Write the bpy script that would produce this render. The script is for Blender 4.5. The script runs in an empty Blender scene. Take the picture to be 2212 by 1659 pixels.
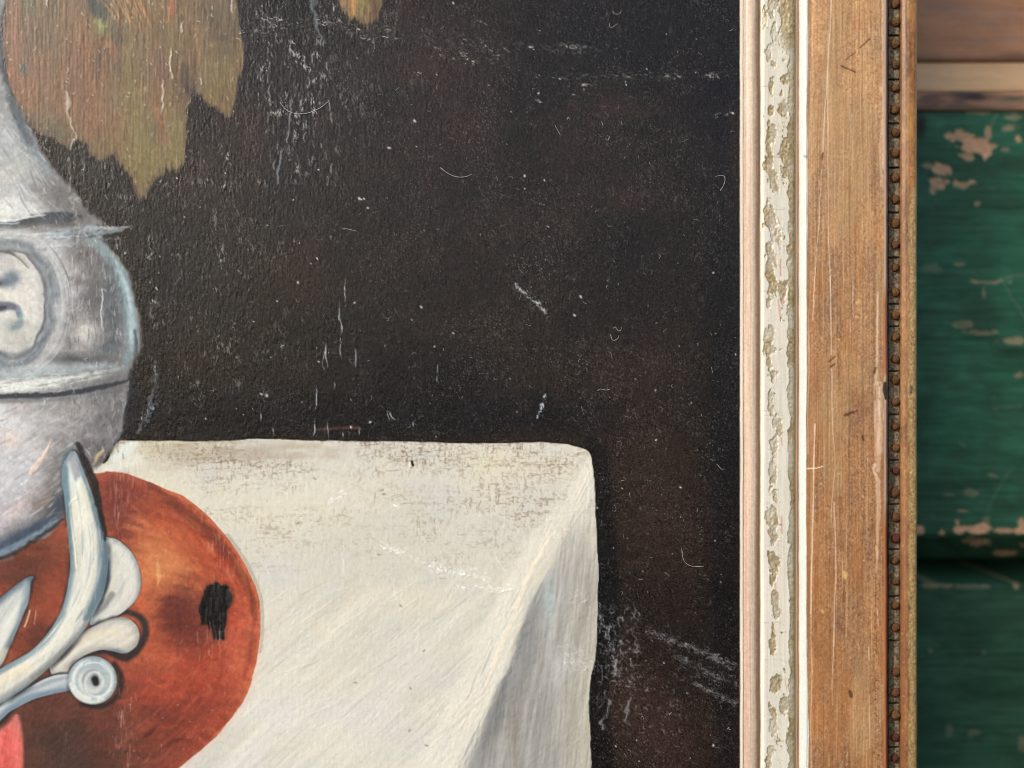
import bpy, math, random
import numpy as np
from mathutils import Vector

# ------------------------------------------------------------------ set-up
# One unit of drawing ("u") is 0.15 mm.  The picture plane is y = 0, x to the
# right, z up; heights h are measured from the paint surface towards the viewer.
S = 0.00015
DIST = 3688.0
scene = bpy.context.scene
col = scene.collection

cam_d = bpy.data.cameras.new('camera')
cam = bpy.data.objects.new('camera', cam_d)
col.objects.link(cam)
cam.location = (0, -DIST * S, 0)
cam.rotation_euler = (math.radians(90), 0, 0)
cam_d.sensor_width = 36
cam_d.lens = 18 * DIST / 1920
cam_d.clip_start = 0.02
cam_d.clip_end = 50
cam_d.dof.use_dof = True
cam_d.dof.focus_distance = (DIST - 14) * S
cam_d.dof.aperture_fstop = 2.0
scene.camera = cam
scene.cycles.pixel_filter_type = 'BLACKMAN_HARRIS'
scene.cycles.filter_width = 1.05

TO_SUN = Vector((-0.67, -0.575, 0.50)).normalized()
world = bpy.data.worlds.new('World')
scene.world = world
world.use_nodes = True
wn = world.node_tree.nodes
wl = world.node_tree.links
sky = wn.new('ShaderNodeTexSky')
sky.sky_type = 'NISHITA'
sky.sun_disc = False
sky.air_density = 0.9
sky.dust_density = 3.0
sky.ozone_density = 0.6
sky.sun_elevation = math.asin(TO_SUN.z)
sky.sun_rotation = math.atan2(TO_SUN.x, TO_SUN.y)
wn['Background'].inputs['Strength'].default_value = 0.15
wl.new(sky.outputs['Color'], wn['Background'].inputs['Color'])

sun_d = bpy.data.lights.new('sun', 'SUN')
sun_d.energy = 3.8
sun_d.angle = math.radians(0.5)
sun_d.color = (1.0, 0.995, 0.98)
sun = bpy.data.objects.new('sun', sun_d)
col.objects.link(sun)
sun.rotation_euler = (-TO_SUN).to_track_quat('-Z', 'Y').to_euler()

vs = scene.view_settings
vs.view_transform = 'Standard'
vs.look = 'None'
vs.exposure = -0.13
vs.gamma = 1.0
vs.use_curve_mapping = False

# ------------------------------------------------------------------ paint box
# PAINT BEGIN
RS = np.random.RandomState
TAB = RS(11).rand(256, 256).astype(np.float32)


def vnoise(u, v, s=0):
    u = u + s * 17.37 + 500.0
    v = v + s * 5.913 + 500.0
    iu = np.floor(u).astype(np.int32)
    iv = np.floor(v).astype(np.int32)
    fu = (u - iu).astype(np.float32)
    fv = (v - iv).astype(np.float32)
    fu = fu * fu * (3 - 2 * fu)
    fv = fv * fv * (3 - 2 * fv)
    a, b = iu & 255, (iu + 1) & 255
    c, d = iv & 255, (iv + 1) & 255
    return (TAB[c, a] * (1 - fu) + TAB[c, b] * fu) * (1 - fv) + (TAB[d, a] * (1 - fu) + TAB[d, b] * fu) * fv


def fbm(x, y, sx, sy, o=3, s=0, ang=0.0):
    """Stretched noise about -1..1; sx, sy are feature sizes along / across the rotated axes."""
    if ang:
        c, n = math.cos(math.radians(ang)), math.sin(math.radians(ang))
        x, y = x * c + y * n, -x * n + y * c
    r = 0
    amp, tot = 1.0, 0.0
    for k in range(o):
        f = 2.0 ** k
        r = r + amp * (vnoise(x * (f / sx), y * (f / sy), s * 3 + k * 7 + 1) - 0.5)
        tot += amp
        amp *= 0.55
    return (r * (3.0 / tot)).astype(np.float32)


def sm(a, b, x):
    t = np.clip((x - a) / (b - a), 0, 1)
    return t * t * (3 - 2 * t)


def spline(p, closed=False, n=6):
    p = np.array(p, float)
    if len(p) < 3:
        return p
    if closed:
        q = np.vstack([p[-1], p, p[0], p[1]])
    else:
        q = np.vstack([2 * p[0] - p[1], p, 2 * p[-1] - p[-2]])
    out = []
    for i in range(1, len(q) - 2):
        a, b, c, d = q[i - 1], q[i], q[i + 1], q[i + 2]
        for t in np.arange(n) / n:
            out.append(0.5 * (2 * b + (c - a) * t + (2 * a - 5 * b + 4 * c - d) * t * t + (3 * b - a - 3 * c + d) * t ** 3))
    if not closed:
        out.append(q[-2])
    return np.array(out)


def seg_dist(x, y, p, closed):
    """distance to a polyline, the parameter of the nearest point, inside test"""
    n = len(p)
    best = np.full(x.shape, 1e18, np.float32)
    tpar = np.zeros(x.shape, np.float32)
    ins = np.zeros(x.shape, bool)
    m = n if closed else n - 1
    for i in range(m):
        ax, ay = p[i]
        bx, by = p[(i + 1) % n]
        dx, dy = bx - ax, by - ay
        L = dx * dx + dy * dy + 1e-9
        t = np.clip(((x - ax) * dx + (y - ay) * dy) / L, 0, 1)
        d = (x - ax - t * dx) ** 2 + (y - ay - t * dy) ** 2
        k = d < best
        best = np.where(k, d, best)
        tpar = np.where(k, (i + t) / m, tpar)
        if closed:
            cr = (ay > y) != (by > y)
            if dy:
                ins ^= cr & (x < dx * (y - ay) / dy + ax)
    return np.sqrt(best), tpar, ins


class Shape:
    """signed distance (negative inside) to a smooth closed outline, stored on a coarse lattice"""

    def __init__(self, pts, step=6.0, pad=160.0, smooth=True):
        p = spline(pts, True, 5) if smooth else np.array(pts, float)
        self.p = p
        self.step = step
        self.x0, self.y0 = p.min(0) - pad
        self.x1, self.y1 = p.max(0) + pad
        gx = np.arange(self.x0, self.x1 + step, step)
        gy = np.arange(self.y0, self.y1 + step, step)
        X, Y = np.meshgrid(gx.astype(np.float32), gy.astype(np.float32))
        d, _, ins = seg_dist(X, Y, p, True)
        self.g = np.where(ins, -d, d).astype(np.float32)

    def at(self, x, y):
        h, w = self.g.shape
        u = np.clip((x - self.x0) / self.step, 0, w - 1.001)
        v = np.clip((y - self.y0) / self.step, 0, h - 1.001)
        i, j = v.astype(np.int32), u.astype(np.int32)
        fv, fu = v - i, u - j
        g = self.g
        return (g[i, j] * (1 - fu) + g[i, j + 1] * fu) * (1 - fv) + (g[i + 1, j] * (1 - fu) + g[i + 1, j + 1] * fu) * fv


class Canvas:
    def __init__(self, xs, ys):
        self.xs, self.ys = np.asarray(xs, np.float32), np.asarray(ys, np.float32)
        self.X, self.Y = np.meshgrid(self.xs, self.ys)
        s = self.X.shape
        self.C = np.zeros(s + (3,), np.float32)
        self.H = np.zeros(s, np.float32)
        self.R = np.full(s, 0.4, np.float32)
        self.M = np.zeros(s, np.float32)

    def win(self, x0, y0, x1, y1):
        a, b = np.searchsorted(self.xs, [x0, x1])
        c, d = np.searchsorted(self.ys, [y0, y1])
        return slice(c, d), slice(a, b)

    def over(self, w, c, a):
        """lay colour c (0-255 triple or array) with coverage a on window w"""
        c = np.asarray(c, np.float32) / 255.0
        a = a[..., None] if np.ndim(a) else a
        self.C[w] = self.C[w] * (1 - a) + c * a

    def blob(self, cx, cy, rx, ry, c, a=0.8, ang=0, mask=None, rag=0.35, p=0.7):
        R = 2.2 * max(rx, ry)
        w = self.win(cx - R, cy - R, cx + R, cy + R)
        x, y = self.X[w], self.Y[w]
        if x.size == 0:
            return
        cs, sn = math.cos(math.radians(ang)), math.sin(math.radians(ang))
        u, v = (x - cx) * cs + (y - cy) * sn, -(x - cx) * sn + (y - cy) * cs
        q = np.sqrt((u / rx) ** 2 + (v / ry) ** 2)
        if rag:
            q = q + rag * fbm(x, y, 70, 22, 3, int(cx + cy) % 37, ang)
        al = a * np.exp(-np.clip(q, 0, 9) ** 2 * 1.2) ** p
        if mask is not None:
            al = al * mask[w]
        self.over(w, c, al)

    def stroke(self, pts, wd, c, a=1.0, soft=3.0, h=0.0, taper=0.0, rag=0.0, dry=0.0, mask=None, sp=True, rough=None, edge=None):
        p = spline(pts, False, 6) if sp and len(pts) > 2 else np.array(pts, float)
        wm = np.max(wd)
        R = wm + soft + rag * 2 + 4
        x0, y0 = p.min(0) - R
        x1, y1 = p.max(0) + R
        w = self.win(x0, y0, x1, y1)
        x, y = self.X[w], self.Y[w]
        if x.size == 0:
            return
        if rag:
            n = fbm(x, y, 26, 26, 3, int(p[0, 0]) % 29)
            n2 = fbm(x, y, 26, 26, 3, int(p[0, 1]) % 31 + 40)
            d, t, _ = seg_dist(x + n * rag, y + n2 * rag, p, False)
        else:
            d, t, _ = seg_dist(x, y, p, False)
        W = np.interp(t, np.linspace(0, 1, len(wd)), wd) if np.ndim(wd) else np.float32(wd)
        if taper:
            W = W * (sm(0, taper, t) * 0.8 + 0.2) * (sm(0, taper, 1 - t) * 0.8 + 0.2)
        al = a * sm(soft, -soft, d - W)
        if dry:
            dirv = math.degrees(math.atan2(p[-1, 1] - p[0, 1], p[-1, 0] - p[0, 0]))
            al = al * np.clip(1 - dry + dry * 1.6 * (fbm(x, y, 90, 6, 3, int(p[0, 0] * 3) % 23, dirv) + 0.5), 0, 1)
        if mask is not None:
            al = al * mask[w]
        self.over(w, c, al)
        if h:
            self.H[w] += h * al
        if rough is not None:
            self.R[w] = self.R[w] * (1 - al) + rough * al

    def fleck(self, x, y, ln, ang, wd, c, a, h=0.0, bend=0.0):
        r = ln * 0.5 + wd * 2 + 4
        w = self.win(x - r, y - r, x + r, y + r)
        X, Y = self.X[w], self.Y[w]
        if X.size == 0:
            return
        cs, sn = math.cos(ang), math.sin(ang)
        u, v = (X - x) * cs + (Y - y) * sn, -(X - x) * sn + (Y - y) * cs
        v = v - bend * ((u / max(ln * 0.5, 1)) ** 2 - 0.3)
        d = np.hypot(np.maximum(np.abs(u) - ln * 0.5, 0), v)
        al = a * np.exp(-(d / wd) ** 2)
        self.over(w, c, al)
        if h:
            self.H[w] += h * al


def lin(c):
    return np.where(c <= 0.04045, c / 12.92, ((np.clip(c, 0, 1) + 0.055) / 1.055) ** 2.4)


def K(pts, k=0.434, ox=0, oy=0):
    return [(ox + a * k, oy + b * k) for a, b in pts]


F = 3.2
FX0, FX1, FY0, FY1 = -16, 2792, -16, 2896
PXS = np.concatenate([np.arange(-620, FX0, 12), np.arange(FX0, FX1, F)])
PYS = np.concatenate([np.arange(-1100, -440, 40), np.arange(-420, FY0, 12), np.arange(FY0, FY1, F), np.arange(FY1 + 6, 3310, 12)])


def paint_picture():
    cv = Canvas(PXS, PYS)
    X, Y = cv.X, cv.Y
    rnd = RS(5)
    ALL = (slice(None), slice(None))
    inf = {}
    wx = X + 9 * fbm(X, Y, 60, 60, 3, 1)
    wy = Y + 9 * fbm(X, Y, 60, 60, 3, 2)
    fx = X + 2.2 * fbm(X, Y, 46, 46, 3, 3)
    fy = Y + 2.2 * fbm(X, Y, 46, 46, 3, 4)
    grain = fbm(X, Y, 7, 60, 3, 5)              # upright bristle marks
    fine = fbm(X, Y, 9, 9, 2, 6)

    # ---- dark ground of the picture
    cv.C[:] = np.array((33, 29, 27), np.float32) / 255
    b1 = fbm(X, Y, 420, 520, 3, 8)
    cv.over(ALL, (62, 44, 38), np.clip(0.02 + 0.5 * b1, 0, 0.45))
    cv.over(ALL, (20, 20, 21), np.clip(-0.05 + 0.6 * fbm(X, Y, 300, 500, 3, 9), 0, 0.6))
    for cx, cy, rx, ry, a in ((1560, 260, 170, 60, .5), (1240, 450, 60, 60, .5), (960, 520, 50, 150, .6), (1480, 600, 260, 120, .3),
                              (2300, 400, 150, 60, .6), (2350, 740, 110, 90, .5), (2230, 560, 120, 80, .35), (1850, 830, 160, 120, .3),
                              (1760, 1250, 220, 120, .3), (2430, 1330, 160, 120, .35), (2430, 1690, 170, 230, .55), (2480, 2010, 160, 200, .6),
                              (2480, 2760, 190, 190, .7), (2370, 2600, 100, 150, .5), (1150, 1390, 60, 60, .4), (1800, 480, 120, 90, .35)):
        cv.blob(cx, cy, rx, ry, (62, 45, 40), a)
    for cx, cy, rx, ry, a in ((700, 1560, 320, 90, .8), (1300, 1570, 420, 80, .85), (1900, 1560, 380, 80, .8), (1500, 1400, 260, 100, .4),
                              (2700, 900, 60, 900, .5), (2730, 2100, 50, 900, .55), (2360, 930, 110, 120, .4), (620, 1100, 90, 300, .35),
                              (1700, 1420, 160, 90, .4)):
        cv.blob(cx, cy, rx, ry, (16, 17, 22), a, rag=.25)
    for cx, cy, rx, ry, a in ((1300, 260, 200, 150, .3), (1100, 500, 150, 300, .3), (760, 1000, 150, 300, .22)):
        cv.blob(cx, cy, rx, ry, (50, 50, 50), a)

    # ---- white cloth on the table
    cloth = [(300, 1760), (390, 1740), (440, 1660), (500, 1653), (650, 1653), (820, 1655), (960, 1646), (1180, 1652), (1390, 1655),
             (1610, 1659), (1763, 1663), (1880, 1661), (2007, 1659), (2094, 1663), (2159, 1673), (2198, 1686), (2215, 1710),
             (2223, 1752), (2230, 1830), (2233, 1917), (2237, 2004), (2241, 2091), (2245, 2160), (2241, 2225), (2239, 2330),
             (2237, 2430), (2228, 2485), (2215, 2550), (2208, 2637), (2211, 2724), (2215, 2811), (2217, 2900), (2222, 3320),
             (200, 3320), (200, 2600)]
    SH = Shape(cloth)
    d = SH.at(fx, fy)
    # shadow side of the table, along the right of the cloth
    sd = sm(92, 52, d + 14 * fbm(X, Y, 60, 160, 2, 12)) * sm(1520, 1700, Y) * sm(2150, 2230, X)
    cv.over(ALL, (19, 19, 21), 0.75 * sd)
    cv.stroke([(1040, 1640), (1250, 1645), (1500, 1650), (1760, 1656), (2000, 1648), (2150, 1658)], 7, (62, 34, 24), 0.55, 5, dry=.4)
    cv.stroke([(1150, 1614), (1230, 1608), (1330, 1605), (1360, 1607)], 5, (96, 62, 42), 0.7, 3, taper=.3)
    mc = sm(2.0, -2.0, d)
    inf['cloth'] = d < 0
    cc = np.zeros(X.shape + (3,), np.float32)
    base = np.array((206, 204, 191), np.float32)
    cc[:] = base
    warm = fbm(X, Y, 200, 130, 3, 13)
    cc += warm[..., None] * np.array((7, 4, -4), np.float32)
    dg = fbm(X, Y, 260, 30, 3, 14, -42)          # slanting brush marks low down
    dgw = sm(2050, 2400, Y)
    cc += (dg * dgw)[..., None] * np.array((12, 12, 12), np.float32)
    cv.over(ALL, cc, mc)
    cv.H += mc * (0.24 * fbm(X, Y, 130, 8, 3, 15, -42) * dgw + 0.12 * fine + 0.16 * fbm(X, Y, 14, 14, 2, 16) + 0.10 * grain)
    m = (mc * 1.0)
    cv.blob(1500, 2000, 500, 160, (196, 193, 182), .6, mask=m)
    cv.blob(1100, 1880, 300, 120, (213, 210, 194), .6, mask=m)
    cv.blob(1250, 2700, 400, 200, (213, 212, 203), .6, mask=m)
    cv.blob(1650, 2480, 300, 180, (205, 203, 193), .5, mask=m)
    cv.blob(1050, 2300, 110, 260, (206, 205, 196), .4, mask=m)
    cv.blob(1800, 1960, 200, 140, (205, 203, 196), .5, mask=m)
    # brown underpaint showing in the weave
    xw, yw = X + 5 * fbm(X, Y, 40, 40, 2, 201), Y + 5 * fbm(X, Y, 50, 50, 2, 202)
    v = fbm(xw, yw, 11, 44, 3, 17)
    hz = fbm(xw, yw, 110, 7, 3, 18, -3)
    w2 = fbm(X, Y, 8, 8, 2, 19)
    wv = np.maximum(np.maximum(v, hz) * .9 + 0.75 * w2, 0)
    band = np.exp(-np.maximum(Y - 1690, 0) / 150.0) * 1.0 + 0.26 * np.exp(-((Y - 1990) / 170.0) ** 2) + 0.2 * sm(1500, 2100, X) * sm(2150, 1750, Y)
    patch = np.clip(0.62 + 0.75 * fbm(X, Y, 190, 60, 2, 20), 0, 1.3)
    al = np.clip(sm(0.22, 1.1, wv) * band * patch, 0, 0.85)
    cv.over(ALL, (136, 117, 96), al * mc * 0.8)
    cv.H -= al * mc * 0.3
    for k in range(3000):
        yy = 1655 + rnd.exponential(120) if rnd.rand() < .72 else rnd.uniform(1700, 2330)
        xx = rnd.uniform(450, 2225)
        jx, iy = min(np.searchsorted(cv.xs, xx), len(cv.xs) - 1), min(np.searchsorted(cv.ys, yy), len(cv.ys) - 1)
        if mc[iy, jx] < .9 or patch[iy, jx] < rnd.uniform(.25, 1.1) or yy > 2400 or rnd.rand() > .35 + .65 * band[iy, jx]:
            continue
        ver = rnd.rand() < .6
        cv.fleck(xx, yy, rnd.uniform(4, 26) if ver else rnd.uniform(8, 44), (math.pi / 2 if ver else 0) + rnd.randn() * .1 - (0 if ver else .06), rnd.uniform(1.5, 2.5),
                 (122, 102, 82) if rnd.rand() < .8 else (98, 80, 62), rnd.uniform(.1, .34) * min(1, .45 + band[iy, jx]), -.4, rnd.randn() * 2)
    cv.blob(1000, 1690, 260, 34, (150, 132, 108), .4, mask=m, rag=.7)
    cv.blob(720, 1700, 170, 44, (150, 132, 108), .35, mask=m, rag=.7)
    cv.stroke([(430, 1720), (470, 1690), (500, 1660)], [14, 22, 16], (214, 224, 220), .75, 8, mask=m)
    cv.stroke([(400, 1760), (470, 1740), (520, 1720)], 16, (216, 218, 208), .7, 8, mask=m)
    # the hanging side of the cloth, behind the fold
    side = [(2217, 1775), (2185, 1880), (2105, 2050), (2030, 2190), (1962, 2320), (1925, 2440), (1870, 2560), (1800, 2700), (1720, 2860),
            (1690, 2950), (1500, 3320), (2330, 3320), (2330, 1775)]
    SS = Shape(side)
    s = SS.at(wx + 10 * fbm(X, Y, 120, 14, 2, 21, -62), wy)
    ms = sm(16, -16, s) * mc
    g = sm(1850, 2500, Y)
    sc = np.zeros_like(cc)
    sc[:] = (190, 189, 182)
    sc = sc * (1 - g[..., None]) + np.array((158, 157, 152), np.float32) * g[..., None]
    sc += (fbm(X, Y, 16, 150, 3, 22, 8) * 17)[..., None]
    sc += (sm(120, 20, -s) * sm(2050, 2350, Y))[..., None] * np.array((-22, -20, -15), np.float32)
    sc += sm(2060, 2240, X)[..., None] * sm(2100, 2700, Y)[..., None] * np.array((24, 22, 10), np.float32)
    cv.over(ALL, sc, ms * np.clip(0.35 + 0.65 * sm(1900, 2200, Y), 0, 1))
    cv.H += ms * 0.5 * fbm(X, Y, 8, 90, 2, 23, 6)
    for cx, cy, rx, ry, c, a in ((2060, 2250, 22, 90, (178, 196, 196), .7), (2110, 2500, 50, 60, (186, 186, 184), .6),
                                 (1990, 2380, 40, 90, (126, 127, 128), .6), (1860, 2640, 50, 120, (122, 123, 124), .6),
                                 (2190, 2200, 35, 160, (150, 143, 130), .5), (2150, 2760, 60, 140, (172, 170, 160), .5),
                                 (2010, 2780, 70, 120, (146, 143, 138), .4), (2120, 2060, 50, 100, (168, 166, 160), .5),
                                 (1930, 2790, 20, 120, (116, 106, 94), .4), (2180, 1830, 22, 90, (196, 206, 204), .6)):
        cv.blob(cx, cy, rx, ry, c, a, mask=ms)
    # ridge of the fold
    ridge = [(2210, 1740), (2165, 1850), (2070, 1975), (1985, 2110), (1925, 2230), (1862, 2400), (1790, 2580), (1712, 2750), (1640, 2910)]
    cv.stroke(ridge, [18, 46, 42, 44, 50, 60, 72, 84, 92], (222, 219, 206), .8, 22, dry=.4, mask=m, h=.4)
    cv.stroke([(2080, 1990), (1975, 2180), (1905, 2360), (1850, 2500), (1770, 2680)], [4, 9, 9, 8, 4], (232, 222, 202), .7, 5, rag=5, mask=m, h=.9)
    for k in range(26):
        t = rnd.rand()
        x = 2190 - 480 * t + rnd.randn() * 30
        y = 1780 + 1000 * t + rnd.randn() * 30
        L = rnd.uniform(40, 150)
        a = math.radians(-62 + rnd.randn() * 5)
        cv.stroke([(x, y), (x + L * math.cos(a), y + L * math.sin(a))], rnd.uniform(1.5, 4), (226, 218, 200) if rnd.rand() < .7 else (168, 170, 168),
                  rnd.uniform(.3, .7), 2, h=.6, taper=.3, mask=m, sp=False)
    for k in range(90):                            # slanting bristle ridges
        x, y = rnd.uniform(980, 1700), rnd.uniform(2250, 2900)
        L = rnd.uniform(50, 240)
        a = math.radians(-38 + rnd.randn() * 8 - 12 * (x - 1300) / 400)
        up = rnd.rand() < .6
        cv.stroke([(x, y), (x + L * math.cos(a), y + L * math.sin(a))], rnd.uniform(1, 3), (222, 218, 203) if up else (180, 176, 166), rnd.uniform(.25, .55),
                  2.5, h=.7 if up else -.6, taper=.35, mask=m, sp=False)
    for k in range(5):
        y = 1745 + 30 * k + rnd.randn() * 8
        cv.stroke([(2225, y), (2200, y + 45), (2170 - 6 * k, y + 110)], 2, (228, 224, 212), .6, 2, h=.8, taper=.3, mask=m)
    cv.stroke([(1545, 1733), (1549, 1745)], 5, (48, 36, 26), .95, 2, h=-1.5, sp=False)
    cv.stroke([(1537, 1735), (1539, 1748)], 3.5, (236, 232, 222), .9, 2, h=1, sp=False)
    for x, y, L in ((1118, 1962, 14), (1180, 1795, 10), (1440, 1853, 14), (1432, 1838, 12), (1503, 2272, 10), (1540, 2582, 8), (1600, 2796, 12), (1536, 2740, 9),
                    (1590, 2440, 9), (1333, 2560, 10), (1420, 2080, 7), (1636, 2101, 7)):
        cv.fleck(x, y, L * .8, rnd.uniform(-1, 1), 3, (112, 98, 80), .6, -.6)
    # dark outline along the cloth's top and right edges
    cv.over(ALL, (14, 14, 16), 0.4 * sm(8, 2, np.abs(d - 6)) * (Y < 2900))

    # ---- round red fruit
    fruit = [(380, 1775), (404, 1768), (477, 1778), (555, 1805), (629, 1839), (694, 1865), (751, 1909), (803, 1961), (855, 2021), (903, 2091),
             (942, 2160), (962, 2212), (974, 2270), (976, 2340), (968, 2440), (952, 2520), (920, 2615), (868, 2694), (803, 2767), (738, 2824),
             (664, 2885), (500, 2990), (300, 3060), (0, 3080), (-300, 3010), (-450, 2800), (-470, 2500), (-400, 2250), (-200, 2000), (60, 1860), (250, 1790)]
    FR = Shape(fruit)
    f = FR.at(fx, fy)
    mf = sm(2.5, -2.5, f)
    inf['fruit'] = f < 0
    fc = np.zeros_like(cc)
    fc[:] = (170, 80, 55)
    fc += (fbm(X, Y, 70, 24, 3, 25, 30) * 20)[..., None] * np.array((1, .8, .6), np.float32)
    fc += (fbm(X, Y, 30, 30, 3, 26) * 12)[..., None] * np.array((1, .6, .5), np.float32)
    cv.over(ALL, fc, mf)
    B = lambda *a, **k: cv.blob(*a, mask=mf, **k)
    B(600, 2090, 170, 170, (182, 96, 54), .85)
    B(600, 2120, 110, 130, (204, 132, 84), .8)
    B(690, 2010, 150, 60, (172, 70, 40), .6, ang=30)
    B(820, 2080, 60, 120, (160, 52, 36), .6, ang=-30)
    B(440, 1890, 80, 140, (106, 46, 40), .9)
    B(520, 1850, 110, 40, (122, 52, 42), .7, ang=25)
    B(640, 1930, 120, 40, (142, 56, 34), .6, ang=25)
    B(900, 2440, 60, 170, (188, 102, 72), .75)
    B(880, 2300, 40, 70, (176, 60, 44), .6)
    B(600, 2490, 160, 110, (184, 90, 62), .65)
    B(760, 2500, 120, 120, (162, 58, 42), .6)
    B(540, 2600, 110, 70, (182, 62, 46), .7)
    B(650, 2720, 120, 110, (116, 48, 40), .8)
    B(780, 2650, 80, 80, (134, 56, 44), .6)
    B(600, 2830, 120, 70, (158, 66, 48), .7)
    B(230, 2780, 250, 190, (72, 50, 44), .98, p=.45)
    B(300, 2860, 180, 90, (70, 52, 46), .95, p=.7)
    B(230, 2640, 160, 60, (90, 52, 44), .7)
    B(390, 2760, 60, 120, (98, 52, 44), .6)
    B(690, 2310, 70, 95, (104, 46, 38), .9, rag=.5)
    B(740, 2360, 60, 80, (116, 50, 40), .6)
    B(560, 2310, 50, 160, (184, 90, 54), .55)
    B(110, 2130, 200, 150, (86, 46, 36), .9)
    B(200, 2230, 60, 160, (150, 68, 46), .7, ang=20)
    B(140, 2400, 90, 70, (84, 44, 38), .8)
    B(60, 2050, 160, 40, (118, 60, 42), .6, ang=-25)
    # dark rim on the lit upper edge, pale rim outside
    rimpath = [(560, 1820), (650, 1880), (740, 1960), (830, 2050), (890, 2130), (940, 2230), (958, 2320)]
    cv.stroke(rimpath, [10, 22, 26, 22, 14, 10, 10], (92, 40, 30), .6, 14, mask=mf, rag=8)
    cv.stroke([(600, 1828), (690, 1872), (760, 1925), (850, 2022), (925, 2140), (966, 2260), (968, 2420), (940, 2550), (880, 2680), (800, 2768)], 6,
              (196, 104, 66), .6, 5, mask=mf, rag=4)
    cv.over(ALL, (150, 140, 122), .5 * sm(10, 3, np.abs(f - 8)) * mc * (Y > 2000) * (Y < 2450) * (X > 600))
    cv.over(ALL, (214, 186, 170), .35 * sm(40, 4, f) * (f > 0) * mc * sm(2330, 2420, Y))
    for k in range(120):
        x, y = rnd.uniform(400, 960), rnd.uniform(1830, 2870)
        L = rnd.uniform(20, 90)
        a = math.radians(rnd.uniform(20, 70) if y < 2250 else rnd.uniform(-60, 20))
        c = [(206, 112, 64), (196, 84, 54), (118, 46, 34), (176, 56, 44), (214, 128, 70)][rnd.randint(5)]
        cv.stroke([(x, y), (x + L * math.cos(a) * .6, y + L * math.sin(a) * .5 + 6), (x + L * math.cos(a), y + L * math.sin(a))], rnd.uniform(1.5, 6), c,
                  rnd.uniform(.1, .28), 6, mask=mf, taper=.35, h=.2)
    FP = spline(fruit, True, 6)
    ctr = np.array((470.0, 2400.0))
    for k in range(170):
        i0 = rnd.randint(10, 125)
        L = rnd.randint(5, 16)
        seg = FP[i0:i0 + L]
        if len(seg) < 3:
            continue
        sc_ = rnd.uniform(.35, .97)
        seg = ctr + (seg - ctr) * sc_
        if seg[:, 1].max() > 2600 and seg[:, 0].min() < 420:
            continue
        top = seg[:, 1].mean() < 2250
        c_ = [(206, 124, 78), (198, 106, 68), (186, 84, 58), (150, 58, 42), (212, 134, 84)][rnd.randint(5)] if top else [(200, 102, 70), (190, 80, 58), (176, 62, 48), (128, 48, 40)][rnd.randint(4)]
        cv.stroke([tuple(z) for z in seg], rnd.uniform(3, 11), c_, rnd.uniform(.12, .34), 7, taper=.35, mask=mf, dry=.4, h=.25)
    B(665, 2310, 60, 72, (104, 46, 38), .6, rag=.5)
    cv.stroke([(590, 2100), (596, 2160), (590, 2200)], [4, 9, 2], (220, 164, 100), .6, 4, mask=mf)
    cv.stroke([(560, 2550), (600, 2575), (650, 2560)], 7, (196, 104, 70), .4, 8, mask=mf, taper=.3)
    cv.stroke([(770, 2550), (790, 2590), (760, 2610)], 6, (200, 116, 80), .4, 8, mask=mf, taper=.3)
    cv.stroke([(530, 2770), (560, 2750), (590, 2720)], 8, (84, 40, 34), .7, 5, mask=mf, taper=.3)
    cv.stroke([(610, 2805), (650, 2780), (690, 2770)], 8, (84, 38, 32), .6, 5, mask=mf, taper=.3)
    B(665, 2310, 66, 80, (98, 44, 38), .9, rag=.5, p=.7)
    B(720, 2370, 60, 60, (108, 48, 40), .75, rag=.5, p=.8)
    hole = K([(1780, 90), (1870, 65), (1950, 85), (2000, 150), (1995, 210), (1960, 290), (1945, 380), (1955, 460), (1930, 530), (1880, 550), (1830, 500),
              (1800, 450), (1740, 400), (1730, 300), (1745, 200)], .434, 0, 2160)
    HO = Shape(hole, 4, 60)
    ho = HO.at(X + 10 * fbm(X, Y, 16, 40, 3, 27), Y + 9 * fbm(X, Y, 12, 40, 2, 270))
    mh = sm(6, -5, ho)
    cv.over(ALL, (96, 44, 36), .4 * sm(20, 2, ho) * mf)
    hc = np.zeros_like(cc)
    hc[:] = (24, 24, 26)
    hc += (np.clip(fbm(X, Y, 9, 60, 3, 28), 0, 2) * 22)[..., None]
    cv.over(ALL, hc, mh)
    cv.H += mh * 1.6 * fbm(X, Y, 9, 70, 2, 29)

    gm = cv.C.mean(-1, keepdims=True)
    cv.C = cv.C * (1 - .05 * mf[..., None]) + gm * .05 * mf[..., None]
    # ---- the grey jug: shoulder, belly, foot
    jug = [(-700, -60), (-20, -60), (8, 60), (8, 190), (22, 260), (45, 330), (88, 420), (145, 555), (200, 640), (262, 705), (300, 760), (330, 800),
           (380, 830), (330, 872), (390, 895), (434, 967), (473, 1025), (495, 1090), (512, 1155), (521, 1220), (519, 1285), (512, 1340), (499, 1365),
           (478, 1420), (472, 1480), (462, 1550), (450, 1610), (428, 1665), (392, 1715), (350, 1752), (300, 1800), (240, 1930), (190, 1992), (108, 2045), (40, 2085), (-20, 2110), (-700, 2260)]
    JG = Shape(jug)
    j = JG.at(wx, wy)
    mj = sm(15, -11, j + 6 * fbm(X, Y, 20, 50, 2, 260))
    inf['jug'] = j < 0
    jc = np.zeros_like(cc)
    jc[:] = (132, 128, 125)
    jc += (fbm(X, Y, 20, 60, 3, 31) * 17)[..., None]
    jc += (fbm(X, Y, 120, 40, 3, 32, 20) * 14)[..., None] * np.array((1, 1, .95), np.float32)
    cv.over(ALL, jc, mj * .96)
    J = lambda *a, **k: cv.blob(*a, mask=mj, **k)
    # neck and shoulder
    J(20, 520, 60, 180, (164, 168, 166), .8, ang=-20)
    J(60, 600, 90, 110, (158, 158, 153), .8, ang=40)
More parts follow.
